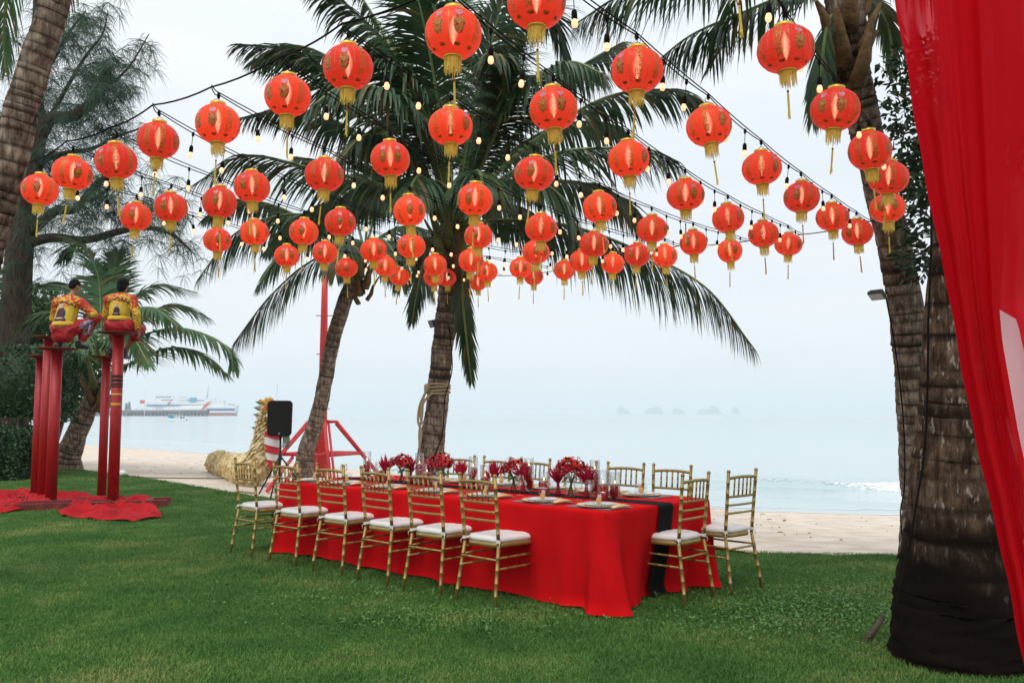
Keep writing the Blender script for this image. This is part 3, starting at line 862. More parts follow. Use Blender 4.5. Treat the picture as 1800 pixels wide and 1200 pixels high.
for li, (S, rd) in enumerate(limb3):
    n_ = {0: 50, 7: 40}.get(li, 30)
    for _ in range(n_):
        k = rr.random() ** (0.7 if li else 0.5)
        k = max(k, 0.3) if li == 0 else k
        p = S[int(k * (len(S) - 1))] + np.array([rr.gauss(0, .3), rr.gauss(0, .5), rr.gauss(.0, .3)])
        needles(p, 30, 0.5, 1, rr)
        # drooping twig carrying more needles
        q = p + np.array([rr.gauss(0, .3), rr.gauss(0, .3), -rr.uniform(.2, .7)])
        needles(q, 16, 0.42, 1, rr)
for c_, sz, n_ in (((20, 330), (0.5, 1.2), 90), ((100, 150), (.9, .8), 70), ((40, 80), (.6, .8), 60), ((60, 460), (.4, .5), 40), ((170, 110), (.6, .5), 70), ((235, 130), (.35, .45), 22), ((200, 220), (.5, .35), 40), ((30, 560), (.4, .7), 40), ((165, 270), (.4, .3), 25)):
    c3 = dep(c_[0], c_[1], D7 + .3)
    for _ in range(n_):
        if rr.random() < .62: continue
        needles(c3 + np.array([rr.gauss(0, sz[0]), rr.gauss(0, .7), rr.gauss(0, sz[1])]), 24, 0.42, 1, rr)
cr_ = bulk('crown', np.array(vs) - b0, tr_, M['needle'], pine)

# --- broadleaf helper
def leaf_cloud(name, centres, count, size, m, parent, seed, flat=0.3, hang=0.3):
    g_ = np.random.default_rng(seed); o0 = np.array(parent.location)
    C_ = np.array([c[0] for c in centres], float); S_ = np.array([c[1] for c in centres], float)
    wts = np.array([s[0] * s[1] * s[2] for s in S_]); wts = wts / wts.sum()
    idx = g_.choice(len(centres), count, p=wts)
    dirs = g_.normal(size=(count, 3)); dirs /= np.linalg.norm(dirs, axis=1)[:, None]
    rad_ = g_.uniform(0, 1, count) ** 0.45
    P = C_[idx] + dirs * S_[idx] * rad_[:, None] - o0
    d = g_.normal(size=(count, 3)); d[:, 2] = d[:, 2] * 0.6 - hang; d += dirs * 0.6
    d /= np.linalg.norm(d, axis=1)[:, None]
    s = np.cross(d, g_.normal(size=(count, 3))); s /= np.linalg.norm(s, axis=1)[:, None]
    nn = np.cross(d, s)
    L_ = size * g_.uniform(.6, 1.25, count)[:, None]; W_ = L_ * .24
    V_ = np.stack([P, P + d * L_ * .5 + s * W_ + nn * L_ * .06, P + d * L_ - nn * L_ * .08, P + d * L_ * .5 - s * W_ + nn * L_ * .06], 1)
    b_ = (np.arange(count) * 4)[:, None]
    T_ = np.concatenate([b_ + np.array([[0, 1, 2]]), b_ + np.array([[0, 2, 3]])])
    return bulk(name, V_.reshape(-1, 3), T_, m, parent)
M['leaf_dark'] = mat('glossy_dark_leaf', (0.008, 0.028, 0.008), (0.022, 0.062, 0.016), 0.35, 2.2, trans=0.2)
M['leaf_mid'] = mat('broad_leaf', (0.035, 0.09, 0.024), (0.085, 0.18, 0.05), 0.45, 1.4, trans=0.3)
M['hedge_leaf'] = mat('hedge_leaf', (0.012, 0.045, 0.014), (0.035, 0.09, 0.028), 0.5, 2.0, trans=0.1)
M['branch'] = mat('branch_bark', (0.06, 0.04, 0.028), (0.12, 0.085, 0.06), 0.9, 9, bump=0.4)
# right leafy tree between the two trunks
D8 = 8.0
b0 = gz(1730, 1085)
rt = thing('leafy_tree', 'dark glossy-leaved tree between the right palm and the red drape', 'tree', b0)
mb = MB()
tr8 = [b0] + [dep(a, b_, D8) for a, b_ in ((1735, 800), (1725, 600), (1700, 420), (1680, 250), (1665, 120), (1650, 0))]
mb.tube(spline(tr8, 20), np.linspace(.12, .03, 20), 8)
for a, b_ in (((1690, 330), (1595, 290)), ((1685, 260), (1570, 160)), ((1700, 420), (1610, 450)), ((1670, 150), (1600, 110)), ((1690, 300), (1780, 200)), ((1705, 400), (1620, 390)), ((1680, 240), (1590, 235))):
    mb.tube(spline([dep(*a, D8), dep((a[0] + b_[0]) / 2, (a[1] + b_[1]) / 2 - 12, D8 + .1), dep(*b_, D8 + .1)], 8), np.linspace(.03, .008, 8), 6)
mb.build('trunk', M['branch'], rt, world=True)
cl = [((*dep(a, b_, D8 + dd),), (rx, ry, rz)) for a, b_, dd, rx, ry, rz in (
 (1590, 110, .1, .22, .4, .16), (1560, 165, 0, .12, .3, .1), (1600, 190, .1, .25, .4, .2), (1625, 250, .2, .26, .5, .3), (1590, 300, 0, .14, .3, .22), (1620, 340, 0, .2, .4, .25), (1600, 400, .1, .14, .3, .16), (1620, 440, 0, .17, .4, .22), (1610, 470, 0, .12, .3, .14), (1660, 120, .2, .4, .5, .4), (1680, 300, .2, .45, .6, .6), (1760, 200, .3, .5, .6, .6), (1640, 470, .3, .15, .3, .15))]
leaf_cloud('crown', cl, 4200, 0.095, M['leaf_dark'], rt, 5)

# left: clipped hedges and leafy bushes
def hedge(label, cpx, cpy, d, sx, sy, z0, z1, seed, stem=False):
    b0 = dep(cpx, cpy, d); b0[2] = 0
    h_ = thing('clipped_hedge', label, 'hedge', b0, group='clipped hedges at the left')
    mb = MB(); mb.box((0, 0, (z0 + z1) / 2), (sx - .25, sy - .25, z1 - z0 - .2)); mb.build('foliage_core', M['hedge_leaf'], h_)
    if stem or z0 > .2:
        mb = MB()
        for xx in np.linspace(-sx * .35, sx * .35, 4): mb.tube([(xx, 0, -.02), (xx + .05, .05, z0 * .6), (xx * .9, 0, z0 + .3)], [.06, .05, .04], 7)
        mb.build('stem', M['branch'], h_)
    g_ = np.random.default_rng(seed); N_ = 9000
    fc = g_.integers(0, 4, N_); u_, v_ = g_.uniform(-1, 1, N_), g_.uniform(0, 1, N_)
    x_ = np.where(fc == 0, -sx / 2, np.where(fc == 1, sx / 2, u_ * sx / 2)); y_ = np.where(fc < 2, (v_ * 2 - 1) * sy / 2, np.where(fc == 2, -sy / 2, (v_ * 2 - 1) * sy / 2))
    z_ = np.where(fc == 3, z1, z0 + (z1 - z0) * g_.uniform(0, 1, N_))
    P = np.stack([x_, y_, z_], 1) + g_.normal(0, .045, (N_, 3))
    d_ = g_.normal(size=(N_, 3)); d_ /= np.linalg.norm(d_, axis=1)[:, None]
    s_ = np.cross(d_, g_.normal(size=(N_, 3))); s_ /= np.linalg.norm(s_, axis=1)[:, None]
    L_ = g_.uniform(.05, .10, N_)[:, None]
    V_ = np.stack([P, P + d_ * L_ * .5 + s_ * L_ * .3, P + d_ * L_, P + d_ * L_ * .5 - s_ * L_ * .3], 1)
    b_ = (np.arange(N_) * 4)[:, None]
    bulk('leaves', V_.reshape(-1, 3), b_ + np.array([[0, 1, 2, 3]]), M['hedge_leaf'], h_)
hedge('tall flat-topped clipped hedge on stems behind the left red poles', 15, 740, 20.5, 2.4, 1.6, 1.25, 2.88, 1, True)
hedge('low dark clipped hedge on the lawn at the left edge', -10, 800, 19.5, 1.7, 1.4, 0.0, 1.05, 2)
b0 = dep(90, 800, 26.5); b0[2] = 0
bs_ = thing('leafy_bush', 'broad-leaved green bush behind the short palm and hedges', 'bush', b0)
mb = MB()
for k in range(7):
    a_ = k * .9; mb.tube(spline([(0, 0, 0), (.4 * math.cos(a_), .3 * math.sin(a_), 1.5), (1.1 * math.cos(a_), .6 * math.sin(a_), 3.2)], 6), np.linspace(.08, .02, 6), 6)
mb.build('stem', M['branch'], bs_)
cl = [((*dep(a, b_, 26.5 + dd),), (rx, ry, rz)) for a, b_, dd, rx, ry, rz in ((65, 540, 0, .7, .8, .7), (95, 600, .2, .9, .8, .8), (150, 640, -.2, .9, .8, .8), (40, 560, 0, .7, .7, .8), (110, 690, 0, 1.0, .8, .8), (40, 690, 0, 1.0, .8, .9))]
leaf_cloud('foliage', cl, 7500, 0.20, M['leaf_mid'], bs_, 9)
b0 = dep(-30, 800, 27); b0[2] = 0
bs_ = thing('leafy_tree', 'dense green tree filling the far left edge behind the hedge', 'tree', b0)
mb = MB(); mb.tube([(0, 0, -.05), (.1, 0, 2), (0, .1, 5)], [.2, .16, .08], 8); mb.build('trunk', M['branch'], bs_)
cl = [((*dep(a, b_, 27 + dd),), (rx, ry, rz)) for a, b_, dd, rx, ry, rz in ((-20, 620, 0, 1.0, 1, 1.2), (-40, 520, 0, 1.0, 1, 1.1), (-30, 720, 0, 1.1, 1, .8), (10, 590, .5, .7, .8, .8), (-50, 420, 0, .9, 1, .9))]
leaf_cloud('crown', cl, 5000, 0.20, M['leaf_mid'], bs_, 10)

# ================================================================== BANQUET TABLE
TZ = 0.72
NRc = gz(1062, 900, TZ)[:2]
TU = np.array([-0.7293, 0.6842]); TV = np.array([0.6842, 0.7293])     # along the table, across it
TL, TW = 4.19, 1.42
def tp(u, v, z=0.0):
    q = NRc + TU * u + TV * v
    return np.array([q[0], q[1], z])
T_ANG = math.atan2(TU[1], TU[0])
# chairs ------------------------------------------------------------
def bamboo(mb, a, b_, r, nodes, n=8):
    a, b_ = np.array(a, float), np.array(b_, float)
    pts, rad = [a], [r]
    for k in range(1, nodes + 1):
        t = k / (nodes + 1.0)
        for dt, f in ((-.012, 1.0), (-.006, 1.22), (.006, 1.22), (.012, 1.0)):
            tt = t + dt * 0.4 / max(.1, np.linalg.norm(b_ - a)); pts.append(a + (b_ - a) * tt); rad.append(r * f)
    pts.append(b_); rad.append(r)
    mb.tube(pts, rad, n)
def chair_proto(label):
    c = thing('banquet_chair', label, 'chair')
    for s in (-1, 1):
        mb = MB()
        f0, f1, f2 = np.array([s * .218, -.262, 0]), np.array([s * .186, -.195, .45]), np.array([s * .197, -.245, .955])
        bamboo(mb, f0, f1, .0135, 4); bamboo(mb, f1, f2, .0135, 5)
        mb.lathe([(.0135, 0), (.016, .003), (.016, .012), (.009, .02), (0, .021)], 8, f2 - [0, 0, .002])
        mb.build('back_post', M['gold'], c)
        mb = MB(); bamboo(mb, (s * .178, .185, .44), (s * .182, .20, 0), .0135, 4); mb.build('front_leg', M['gold'], c)
        for z in (.355, .275):
            mb = MB(); bamboo(mb, (s * .190, -.205 - (.45 - z) * .12, z), (s * .179, .188, z), .0085, 3, 6); mb.build('side_stretcher', M['gold'], c)
    for y, z, w in ((-.225, .345, .193), (.19, .30, .18), (.19, .375, .18)):
        mb = MB(); bamboo(mb, (-w, y, z), (w, y, z), .0085, 3, 6); mb.build('stretcher', M['gold'], c)
    def yb(z): return -.195 - (z - .45) * .099
    for z, r_, arch in ((.902, .0125, .012), (.757, .0105, .0), (.690, .0095, 0), (.625, .0095, 0)):
        mb = MB(); w = .186 + (z - .45) * .0218
        pts = [(x * w, yb(z) - .012 * (1 - x * x), z + arch * (1 - x * x)) for x in np.linspace(-1, 1, 9)]
        mb.tube(pts, r_, 7); mb.build('back_rail', M['gold'], c)
    for x in (-.115, -.0575, 0, .0575, .115):
        mb = MB(); yy = -.012 * (1 - (x / .195) ** 2); bamboo(mb, (x, yb(.757) + yy, .757), (x, yb(.902) + yy, .906), .0075, 2, 6); mb.build('spindle', M['gold'], c)
    # seat frame: trapezoid hoop with rounded front
    mb = MB(); out = []
    for k in range(40):
        a = 2 * math.pi * k / 40; ca, sa = math.cos(a), math.sin(a)
        e = 0.42
        x = math.copysign(abs(ca) ** e, ca) * (.196 if sa > 0 else .19); y = math.copysign(abs(sa) ** e, sa) * .205
        out.append((x * (1 + .03 * y / .2), y))
    rows = [[(x * k, y * k, z) for x, y in out + out[:1]] for k, z in ((.88, .428), (1.0, .430), (1.015, .445), (1.0, .462), (.88, .463))]
    mb.grid(rows); mb.build('seat_frame', M['gold'], c)
    mb = MB(); rows = []
    for k, z in ((0.02, .458), (.9, .458), (1.0, .468), (1.02, .480), (1.0, .494), (.94, .504), (.75, .511), (.4, .516), (.02, .517)):
        rows.append([(x * k * .985, y * k * .985, z + .003 * math.sin(x * 30) * math.sin(y * 25)) for x, y in out + out[:1]])
    mb.grid(rows); cu = mb.build('cushion', M['cushion'], c)
    for s in (-1, 1):
        mb = MB(); mb.lathe([(.0165, -.012), (.0175, 0), (.0165, .012)], 10, (s * .187, -.198, .478), caps=False)
        mb.box((s * .17, -.178, .478), (.03, .035, .016)); mb.tube([(s * .199, -.20, .478), (s * .215, -.215, .455), (s * .212, -.21, .43)], .003, 5)
        mb.build('tie', M['cushion'], cu)
    return c
ch_rng = random.Random(31)
near_u = [0.905, 1.54, 2.15, 2.82, 3.54, 4.30]
words = ['nearest the camera, first', 'second', 'third', 'fourth', 'fifth', 'sixth and farthest']
proto = None
def put_chair(u, v, rz, label, group):
    global proto
    p = tp(u, v)
    if proto is None:
        proto = chair_proto(label); proto['group'] = group
        proto.location = p; proto.rotation_euler = (0, 0, rz)
        return proto
    return copy_tree(proto, p, rz, label, group)
# facing the table across it: chair +Y must point along TV
ang_v = math.atan2(TV[1], TV[0]) - math.pi / 2
ang_u = math.atan2(TU[1], TU[0]) - math.pi / 2
for i, u in enumerate(near_u):
    put_chair(u, -.115 + ch_rng.uniform(-.015, .015), ang_v + ch_rng.uniform(-.05, .05), 'gold bamboo chair, %s of the near-side row counted from the right' % words[i], 'gold chairs round the table')
put_chair(0.0, 0.83, ang_u + .03, 'gold bamboo chair at the right end of the table in front of the black runner', 'gold chairs round the table')
put_chair(-0.055, 1.48, ang_u - .08, 'gold bamboo chair at the right end of the table, farther from camera', 'gold chairs round the table')
for i, u in enumerate((.52, 1.01, 1.56, 2.17, 2.69, 3.23)):
    put_chair(u, 1.44 + ch_rng.uniform(-.02, .02), ang_v + math.pi + ch_rng.uniform(-.05, .05), 'gold bamboo chair across the table, %s from the right on the far side' % ORD[i], 'gold chairs round the table')

# table under the cloth ----------------------------------------------
tb = thing('banquet_table', 'long banquet table hidden under the red cloth', 'table', tp(TL / 2, TW / 2), T_ANG)
mb = MB(); mb.box((0, 0, TZ - .035), (TL - .06, TW - .06, .04)); mb.build('table_top', M['branch'], tb)
for sx in (-1, 1):
    for sy in (-1, 1):
        mb = MB(); mb.tube([(sx * 1.6, sy * .5, 0), (sx * 1.6, sy * .5, TZ - .055)], .02, 8); mb.build('leg', M['grey_metal'], tb)

# cloth ----------------------------------------------------------------
def hem_off(side, a, along):
    """outward offset of the hem; side 0 near,1 left end,2 far,3 right end; along = metres from the side's start"""
    return 0
ring = []          # perimeter samples: (u, v, outward normal, kind)
rc = 0.03
npts = 0
def side_pts(u0, v0, u1, v1, n):
    for k in range(n):
        t = k / n
        ring.append((u0 + (u1 - u0) * t, v0 + (v1 - v0) * t))
side_pts(0, 0, TL, 0, 210); side_pts(TL, 0, TL, TW, 80); side_pts(TL, TW, 0, TW, 210); side_pts(0, TW, 0, 0, 90)
ring = np.array(ring); Nn = len(ring)
nrm = np.zeros_like(ring)
for i in range(Nn):
    a, b_ = ring[i - 1], ring[(i + 1) % Nn]; d = b_ - a; d /= np.linalg.norm(d)
    nrm[i] = (d[1], -d[0])
for _ in range(6): nrm = (np.roll(nrm, 1, 0) + nrm * 2 + np.roll(nrm, -1, 0)); nrm /= np.linalg.norm(nrm, axis=1)[:, None]
corners = np.array([(0, 0), (TL, 0), (TL, TW), (0, TW)])
P = []
rows_h = [0, .004, .015, .035, .07, .12, .2, .3, .4, .5, .6, .7, .8, .87, .93, .97, 1.0]
hem = np.zeros(Nn); fold = np.zeros(Nn)
for i, (u, v) in enumerate(ring):
    dc = np.sqrt(((corners - (u, v)) ** 2).sum(1)); k = int(dc.argmin()); dm = dc[k]
    base_ = -.035
    if u < 1e-6 and v > 0: base_ = -.13 * math.exp(-((v - .85) / .40) ** 4)        # pushed in by the end chairs
    elif u > TL - 1e-6: base_ = -.02
    flare = (.11 if k == 0 else .10) * math.exp(-(dm / .10) ** 2)
    s_ = i * 0.02
    fo = .018 * math.sin(u * 5.2 + v * 7.1) + .012 * math.sin(u * 11.3 + 1.0 + v * 13) + .007 * math.sin(u * 23 + v * 29)
    fo += .030 * math.sin((dm - .02) * 22) * math.exp(-(dm / .45) ** 2)
    hem[i] = base_ + flare; fold[i] = fo * (1.6 if u < 1e-6 else 1.0)
rows = []
inner = [[tuple(tp(TL / 2 + (u - TL / 2) * k, TW / 2 + (v - TW / 2) * k, TZ + .0)) for u, v in list(ring) + [ring[0]]] for k in (0.0, .5, .9)]
rows += inner
for h_ in rows_h:
    row = []
    for i in list(range(Nn)) + [0]:
        rnd = .012 * (1 - math.exp(-h_ * 60))
        off = rnd + hem[i] * (h_ ** 1.25) + fold[i] * (h_ ** 1.1) * 1.2
        spread = 0.0
        if h_ > .93: spread = .03 * ((h_ - .93) / .07) * (0.6 + .5 * math.sin(i * .13) * math.sin(i * .07))
        u, v = ring[i] + nrm[i] * (off + spread)
        z = TZ - (TZ - .018) * h_
        if h_ < .001: z = TZ
        row.append(tuple(tp(u, v, max(z, .020 + .006 * math.sin(i * .15)))))
    rows.append(row)
mb = MB(); mb.grid(rows)
tc_ = mb.build('tablecloth', M['cloth'])
tag(tc_, 'bright red floor-length cloth draped over the banquet table', 'tablecloth')
# runner -----------------------------------------------------------------
mb = MB(); rows = []
for u in np.linspace(TL + .0, 0.0, 120):
    rows.append([tuple(tp(u, .765 + .095 * s + .010 * math.sin(u * 4 + s), TZ + .004 + .004 * max(0, math.sin(s * 9 + 1.5 * math.sin(u * 3))))) for s in np.linspace(-1, 1, 26)])
for h_ in np.linspace(.02, .985, 30):
    row = []
    for s in np.linspace(-1, 1, 26):
        v = .765 + s * (.095 + .008 * h_)
        i = 500 + int(round((TW - v) / TW * 90)) % 90
        off = .024 + hem[i] * h_ ** 1.25 + (fold[i] + .02) * h_ ** 1.1 * 1.2 + .012 * h_ * (1 + math.sin(s * 9 + 1)) + (.05 * max(0, h_ - .9) / .1)
        row.append(tuple(tp(-off, v, TZ - (TZ - .02) * h_)))
    rows.append(row)
mb.grid(rows)
rn = mb.build('table_runner', M['runner'])
tag(rn, 'black gauze runner along the table, hanging at its right end', 'table runner')

# ================================================================== TABLE SETTING
def u_of(px, v):
    r = (px - 900) / FPX
    a = NRc + TV * v
    # depth along the optical axis at table height
    k0 = a[1] * math.cos(PITCH) + (TZ - CAM_H) * math.sin(PITCH)
    return (a[0] - k0 * r) / (0.7293 + 0.6842 * math.cos(PITCH) * r)
M['petal1'] = mat('crimson_petal', (0.26, 0.004, 0.012), (0.50, 0.010, 0.022), 0.6, 20, trans=0.2)
M['petal2'] = mat('scarlet_petal', (0.72, 0.025, 0.012), (0.80, 0.06, 0.03), 0.55, 20, trans=0.3)
M['petal3'] = mat('pink_blossom', (0.55, 0.10, 0.12), (0.72, 0.30, 0.28), 0.6, 30, trans=0.2)
M['plume'] = mat('crimson_plume', (0.40, 0.004, 0.035), (0.55, 0.012, 0.06), 0.8, 10, trans=0.2)
M['stem'] = mat('green_stem', (0.06, 0.13, 0.03), (0.12, 0.20, 0.05), 0.6, 10)
M['wax'] = mat('candle_wax', (0.82, 0.74, 0.62), (0.86, 0.78, 0.66), 0.5, 5)
M['flame'] = emit_mat('candle_flame', (1.0, 0.62, 0.22), 6.0)
M['favor_o'] = mat('orange_favour', (0.75, 0.32, 0.06), (0.82, 0.5, 0.16), 0.5, 30)
M['mat_grey'] = mat('silver_placemat', (0.16, 0.16, 0.17), (0.32, 0.32, 0.33), 0.55, 90, metal=0.3)
M['pinkpaper'] = mat('pink_card', (0.70, 0.35, 0.36), (0.8, 0.6, 0.58), 0.6, 40)
def flower(mb, c, d, r, petals, rr, cup=0.5):
    d = np.array(d, float); d /= np.linalg.norm(d)
    s, b_ = tri_basis(d)
    for lay in range(2):
        for k in range(petals):
            a = 6.283 * (k + .5 * lay) / petals + rr.uniform(-.1, .1)
            o = math.cos(a) * s + math.sin(a) * b_; t_ = -math.sin(a) * s + math.cos(a) * b_
            R_ = r * (1 - .3 * lay)
            w = R_ * 2.2 / petals * 1.35
            m1 = np.array(c) + o * R_ * .6 + d * R_ * (cup * .35 + .12 * lay); tip = np.array(c) + o * R_ + d * R_ * (cup * .6 + .2 * lay)
            mb.add([np.array(c), m1 - t_ * w, tip, m1 + t_ * w], [(0, 1, 2), (0, 2, 3)])
def bouquet(px, v, label, seed, sc=1.0):
    rr = random.Random(seed)
    t = thing('flower_arrangement', label, 'flowers', tp(u_of(px, v), v, TZ + .004), group='flower arrangements on the table')
    mb = MB(); mb.lathe([(.0, .002), (.045, .002), (.046, .006), (.043, .10 * sc), (.047, .145 * sc)], 16, caps=False); mb.build('vase', M['glass'], t)
    mb = MB()
    for k in range(9):
        a = rr.uniform(0, 6.28); mb.tube([(.028 * math.cos(a), .028 * math.sin(a), .008), (.015 * math.cos(a + 2), .015 * math.sin(a + 2), .12), (.07 * math.cos(a + 2.6), .07 * math.sin(a + 2.6), .21 * sc)], .0035, 5)
    mb.build('stems', M['stem'], t)
    cz = .215 * sc
    def dome():
        d = np.array([rr.gauss(0, 1), rr.gauss(0, 1), abs(rr.gauss(0, .8)) + .05]); d /= np.linalg.norm(d); return d
    mb = MB()
    for k in range(34):
        d = dome(); c = np.array([0, 0, cz - .02]) + d * np.array([.115, .115, .10]) * sc * rr.uniform(.75, 1)
        flower(mb, c, d, rr.uniform(.026, .04) * sc, 7, rr, 1.0)
    mb.build('crimson_flowers', M['petal1'], t, smooth=False)
    for k in range(4):
        d = np.array([rr.uniform(-1, 1), rr.uniform(-1.2, .2), rr.uniform(.2, 1)]); d /= np.linalg.norm(d)
        c = np.array([0, 0, cz - .02]) + d * np.array([.125, .125, .115]) * sc
        mb = MB(); flower(mb, c, d, .042 * sc, 18, rr, .12)
        gb = mb.build('gerbera', M['petal2'], t, smooth=False)
        mb = MB(); mb.ell(c + d * .008, (.012, .012, .012), 8, 5); mb.build('flower_eye', M['runner'], gb)
    mb = MB()
    for k in range(70):
        d = dome(); c = np.array([0, 0, cz - .02]) + d * np.array([.14, .14, .125]) * sc * rr.uniform(.85, 1.1)
        mb.ell(c, (.007,) * 3, 5, 3)
    mb.build('pink_blossom', M['petal3'], t)
    mb = MB()
    for k in range(14):
        a = rr.uniform(0, 6.28); d = np.array([math.cos(a), math.sin(a), rr.uniform(-.5, .2)]); c = np.array([0, 0, cz - .05]); s, b_ = tri_basis(d)
        mb.add([c + d * .03, c + d * .09 + s * .02, c + d * .14, c + d * .09 - s * .02], [(0, 1, 2), (0, 2, 3)])
    mb.build('leaves', M['stem'], t, smooth=False)
def plume(px, v, label, seed, sc=1.0):
    rr = random.Random(seed)
    t = thing('dried_plume', label, 'plume', tp(u_of(px, v), v, TZ + .004), group='crimson plumes on the table')
    mb = MB(); mb.lathe([(0, .001), (.022, .001), (.024, .02), (.015, .07), (.012, .10), (.016, .11)], 12, caps=False); mb.build('bud_vase', M['petal1'], t)
    mb = MB()
    for k in range(95):
        a = rr.uniform(0, 6.28); tl = abs(rr.gauss(0, .32)); z0 = rr.uniform(.09, .16)
        L_ = rr.uniform(.08, .17) * sc
        d = np.array([math.sin(tl) * math.cos(a), math.sin(tl) * math.sin(a), math.cos(tl)]); s, b_ = tri_basis(d)
        p = np.array([d[0] * (z0 - .07), d[1] * (z0 - .07), z0]); s = s * math.cos(k) + b_ * math.sin(k)
        mb.add([p, p + d * L_ * .45 + s * .010, p + d * L_, p + d * L_ * .45 - s * .010], [(0, 1, 2), (0, 2, 3)])
    mb.build('plume_head', M['plume'], t, smooth=False)
def candle_vase(px, v, label, seed, hh=.28, fill=.6, r=.04):
    rr = random.Random(seed)
    t = thing('candle_vase', label, 'vase', tp(u_of(px, v), v, TZ + .004), group='floating candle vases on the table')
    mb = MB(); mb.lathe([(0, .001), (r, .001), (r, hh), (r * .95, hh), (r * .95, .012), (0, .012)], 20, caps=False); mb.build('glass_cylinder', M['glass'], t)
    mb = MB(); mb.lathe([(0, .013), (r * .93, .013), (r * .93, hh * fill), (0, hh * fill)], 16, caps=False); mb.build('water', M['water'], t)
    mb = MB()
    for k in range(6):
        c = (rr.uniform(-.012, .012), rr.uniform(-.012, .012), hh * fill * (.25 + .7 * k / 6))
        flower(mb, c, (rr.uniform(-.6, .6), -1, rr.uniform(-.2, .8)), r * .85, 9, rr, .5)
    mb.build('submerged_flower', M['petal2'], t, smooth=False)
    mb = MB(); mb.tube([(.01, 0, .014), (-.008, .005, hh * fill * .5), (.005, 0, hh * fill * .8)], .004, 5); mb.build('stem', M['stem'], t)
    mb = MB(); z = hh * fill; mb.lathe([(0, z - .012), (r * .55, z - .008), (r * .68, z + .012), (r * .60, z + .016), (0, z + .014)], 14); cd = mb.build('floating_candle', M['wax'], t)
    mb = MB(); mb.lathe([(0, z + .016), (.004, z + .022), (.0028, z + .032), (0, z + .042)], 8); mb.build('flame', M['flame'], cd)
C0 = .73
cv = [(645, .29, .62), (667, .2, .5), (737, .30, .6), (750, .21, .55), (832, .29, .62), (853, .23, .5), (930, .30, .72), (956, .20, .55), (1046, .31, .7), (1060, .24, .5), (1081, .22, .5)]
for i, (px, hh, fl) in enumerate(cv):
    candle_vase(px, C0 + (.10 if i % 2 == 0 else -.05), '%s glass cylinder with floating candle and red flowers, %s from the left' % ('tall' if hh > .25 else 'short', ORD[i] if i < 10 else 'last'), 20 + i, hh, fl, .042 if hh > .25 else .045)
for i, (px, sc) in enumerate(((706, .92), (775, 1.0), (903, .95), (1003, 1.05))):
    bouquet(px, C0, 'glass vase of red gerberas and pink blossom, %s bouquet from the left' % ORD[i], 50 + i, sc)
for i, (px, v) in enumerate(((677, C0 - .05), (722, C0 + .05), (757, C0 + .05), (811, C0 - .05), (868, C0 - .08), (919, C0), (981, C0 + .02), (1031, C0 + .03))):
    plume(px, v, 'spiky crimson plume in a small bud vase, %s plume from the left' % ORD[i], 70 + i, .85)

def wine_glass(u, v, label):
    t = thing('wine_glass', label, 'glass', tp(u, v, TZ + .004), group='wine glasses on the table')
    mb = MB(); mb.lathe([(.0, .001), (.034, .001), (.034, .003), (.006, .007), (.0035, .02), (.0035, .075), (.008, .082), (.026, .095), (.036, .118), (.037, .14), (.031, .172), (.0305, .172), (.0362, .14), (.035, .118), (.025, .097), (0, .086)], 20, caps=False)
    mb.build('bowl_and_stem', M['glass'], t)
def setting(u, v, rz, who, dv, full=True, box=True):
    g_ = 'place settings'
    sgn = dv
    p = tp(u, v, TZ + .003)
    t = thing('placemat', 'silver-grey woven placemat %s' % who, 'placemat', p, rz, 'placemats')
    mb = MB(); mb.box((0, 0, .0015), (.42, .29, .003)); mb.build('mat', M['mat_grey'], t, smooth=False)
    t = thing('charger_plate', 'beaded charger and white plate %s' % who, 'plate', p + np.array([0, 0, .0035]), rz, 'plates')
    mb = MB(); mb.lathe([(0, .002), (.10, .002), (.155, .010), (.165, .012), (.155, .013), (.10, .006), (0, .005)], 30, caps=False); ch = mb.build('charger', M['china'], t)
    mb = MB()
    for k in range(44):
        a = 6.283 * k / 44; mb.ell((.162 * math.cos(a), .162 * math.sin(a), .014), (.007, .007, .006), 6, 4)
    mb.build('beaded_rim', M['gold_bright'], ch)
    mb = MB(); mb.lathe([(0, .008), (.075, .008), (.125, .022), (.128, .024), (.122, .025), (.073, .013), (0, .013)], 26, caps=False); mb.build('plate', M['china'], t)
    if box:
        t = thing('favour_box', 'clear gift box with orange favour %s' % who, 'gift box', p + np.array([0, 0, .018]), rz + .3, 'clear gift boxes')
        mb = MB(); mb.box((0, 0, .046), (.085, .085, .09)); mb.build('clear_box', M['glass'], t, smooth=False)
        mb = MB(); mb.ell((0, 0, .030), (.022, .022, .026), 10, 6); mb.tube([(0, 0, .055), (0, 0, .07)], .004, 5); fv = mb.build('favour', M['favor_o'], t)
        mb = MB(); mb.box((.012, -.016, .062), (.03, .003, .03)); mb.build('card', M['pinkpaper'], fv, smooth=False)
    ca, sa = math.cos(rz), math.sin(rz)
    off = np.array([.205 * ca, .205 * sa, 0])
    t = thing('gold_napkin', 'rolled gold napkin with cutlery %s' % who, 'napkin', p + off + np.array([0, 0, .0035]), rz, 'gold napkins')
    mb = MB(); mb.tube([(-.005, -.10, .012), (0, -.03, .017), (.004, .03, .016), (.01, .09, .010)], [.014, .019, .017, .008], 8, ell=(1.3, .8)); mb.build('napkin', M['gold_bright'], t)
    mb = MB(); mb.tube([(-.028, -.11, .004), (-.026, .10, .004)], .0035, 5); mb.build('knife', M['gold'], t)
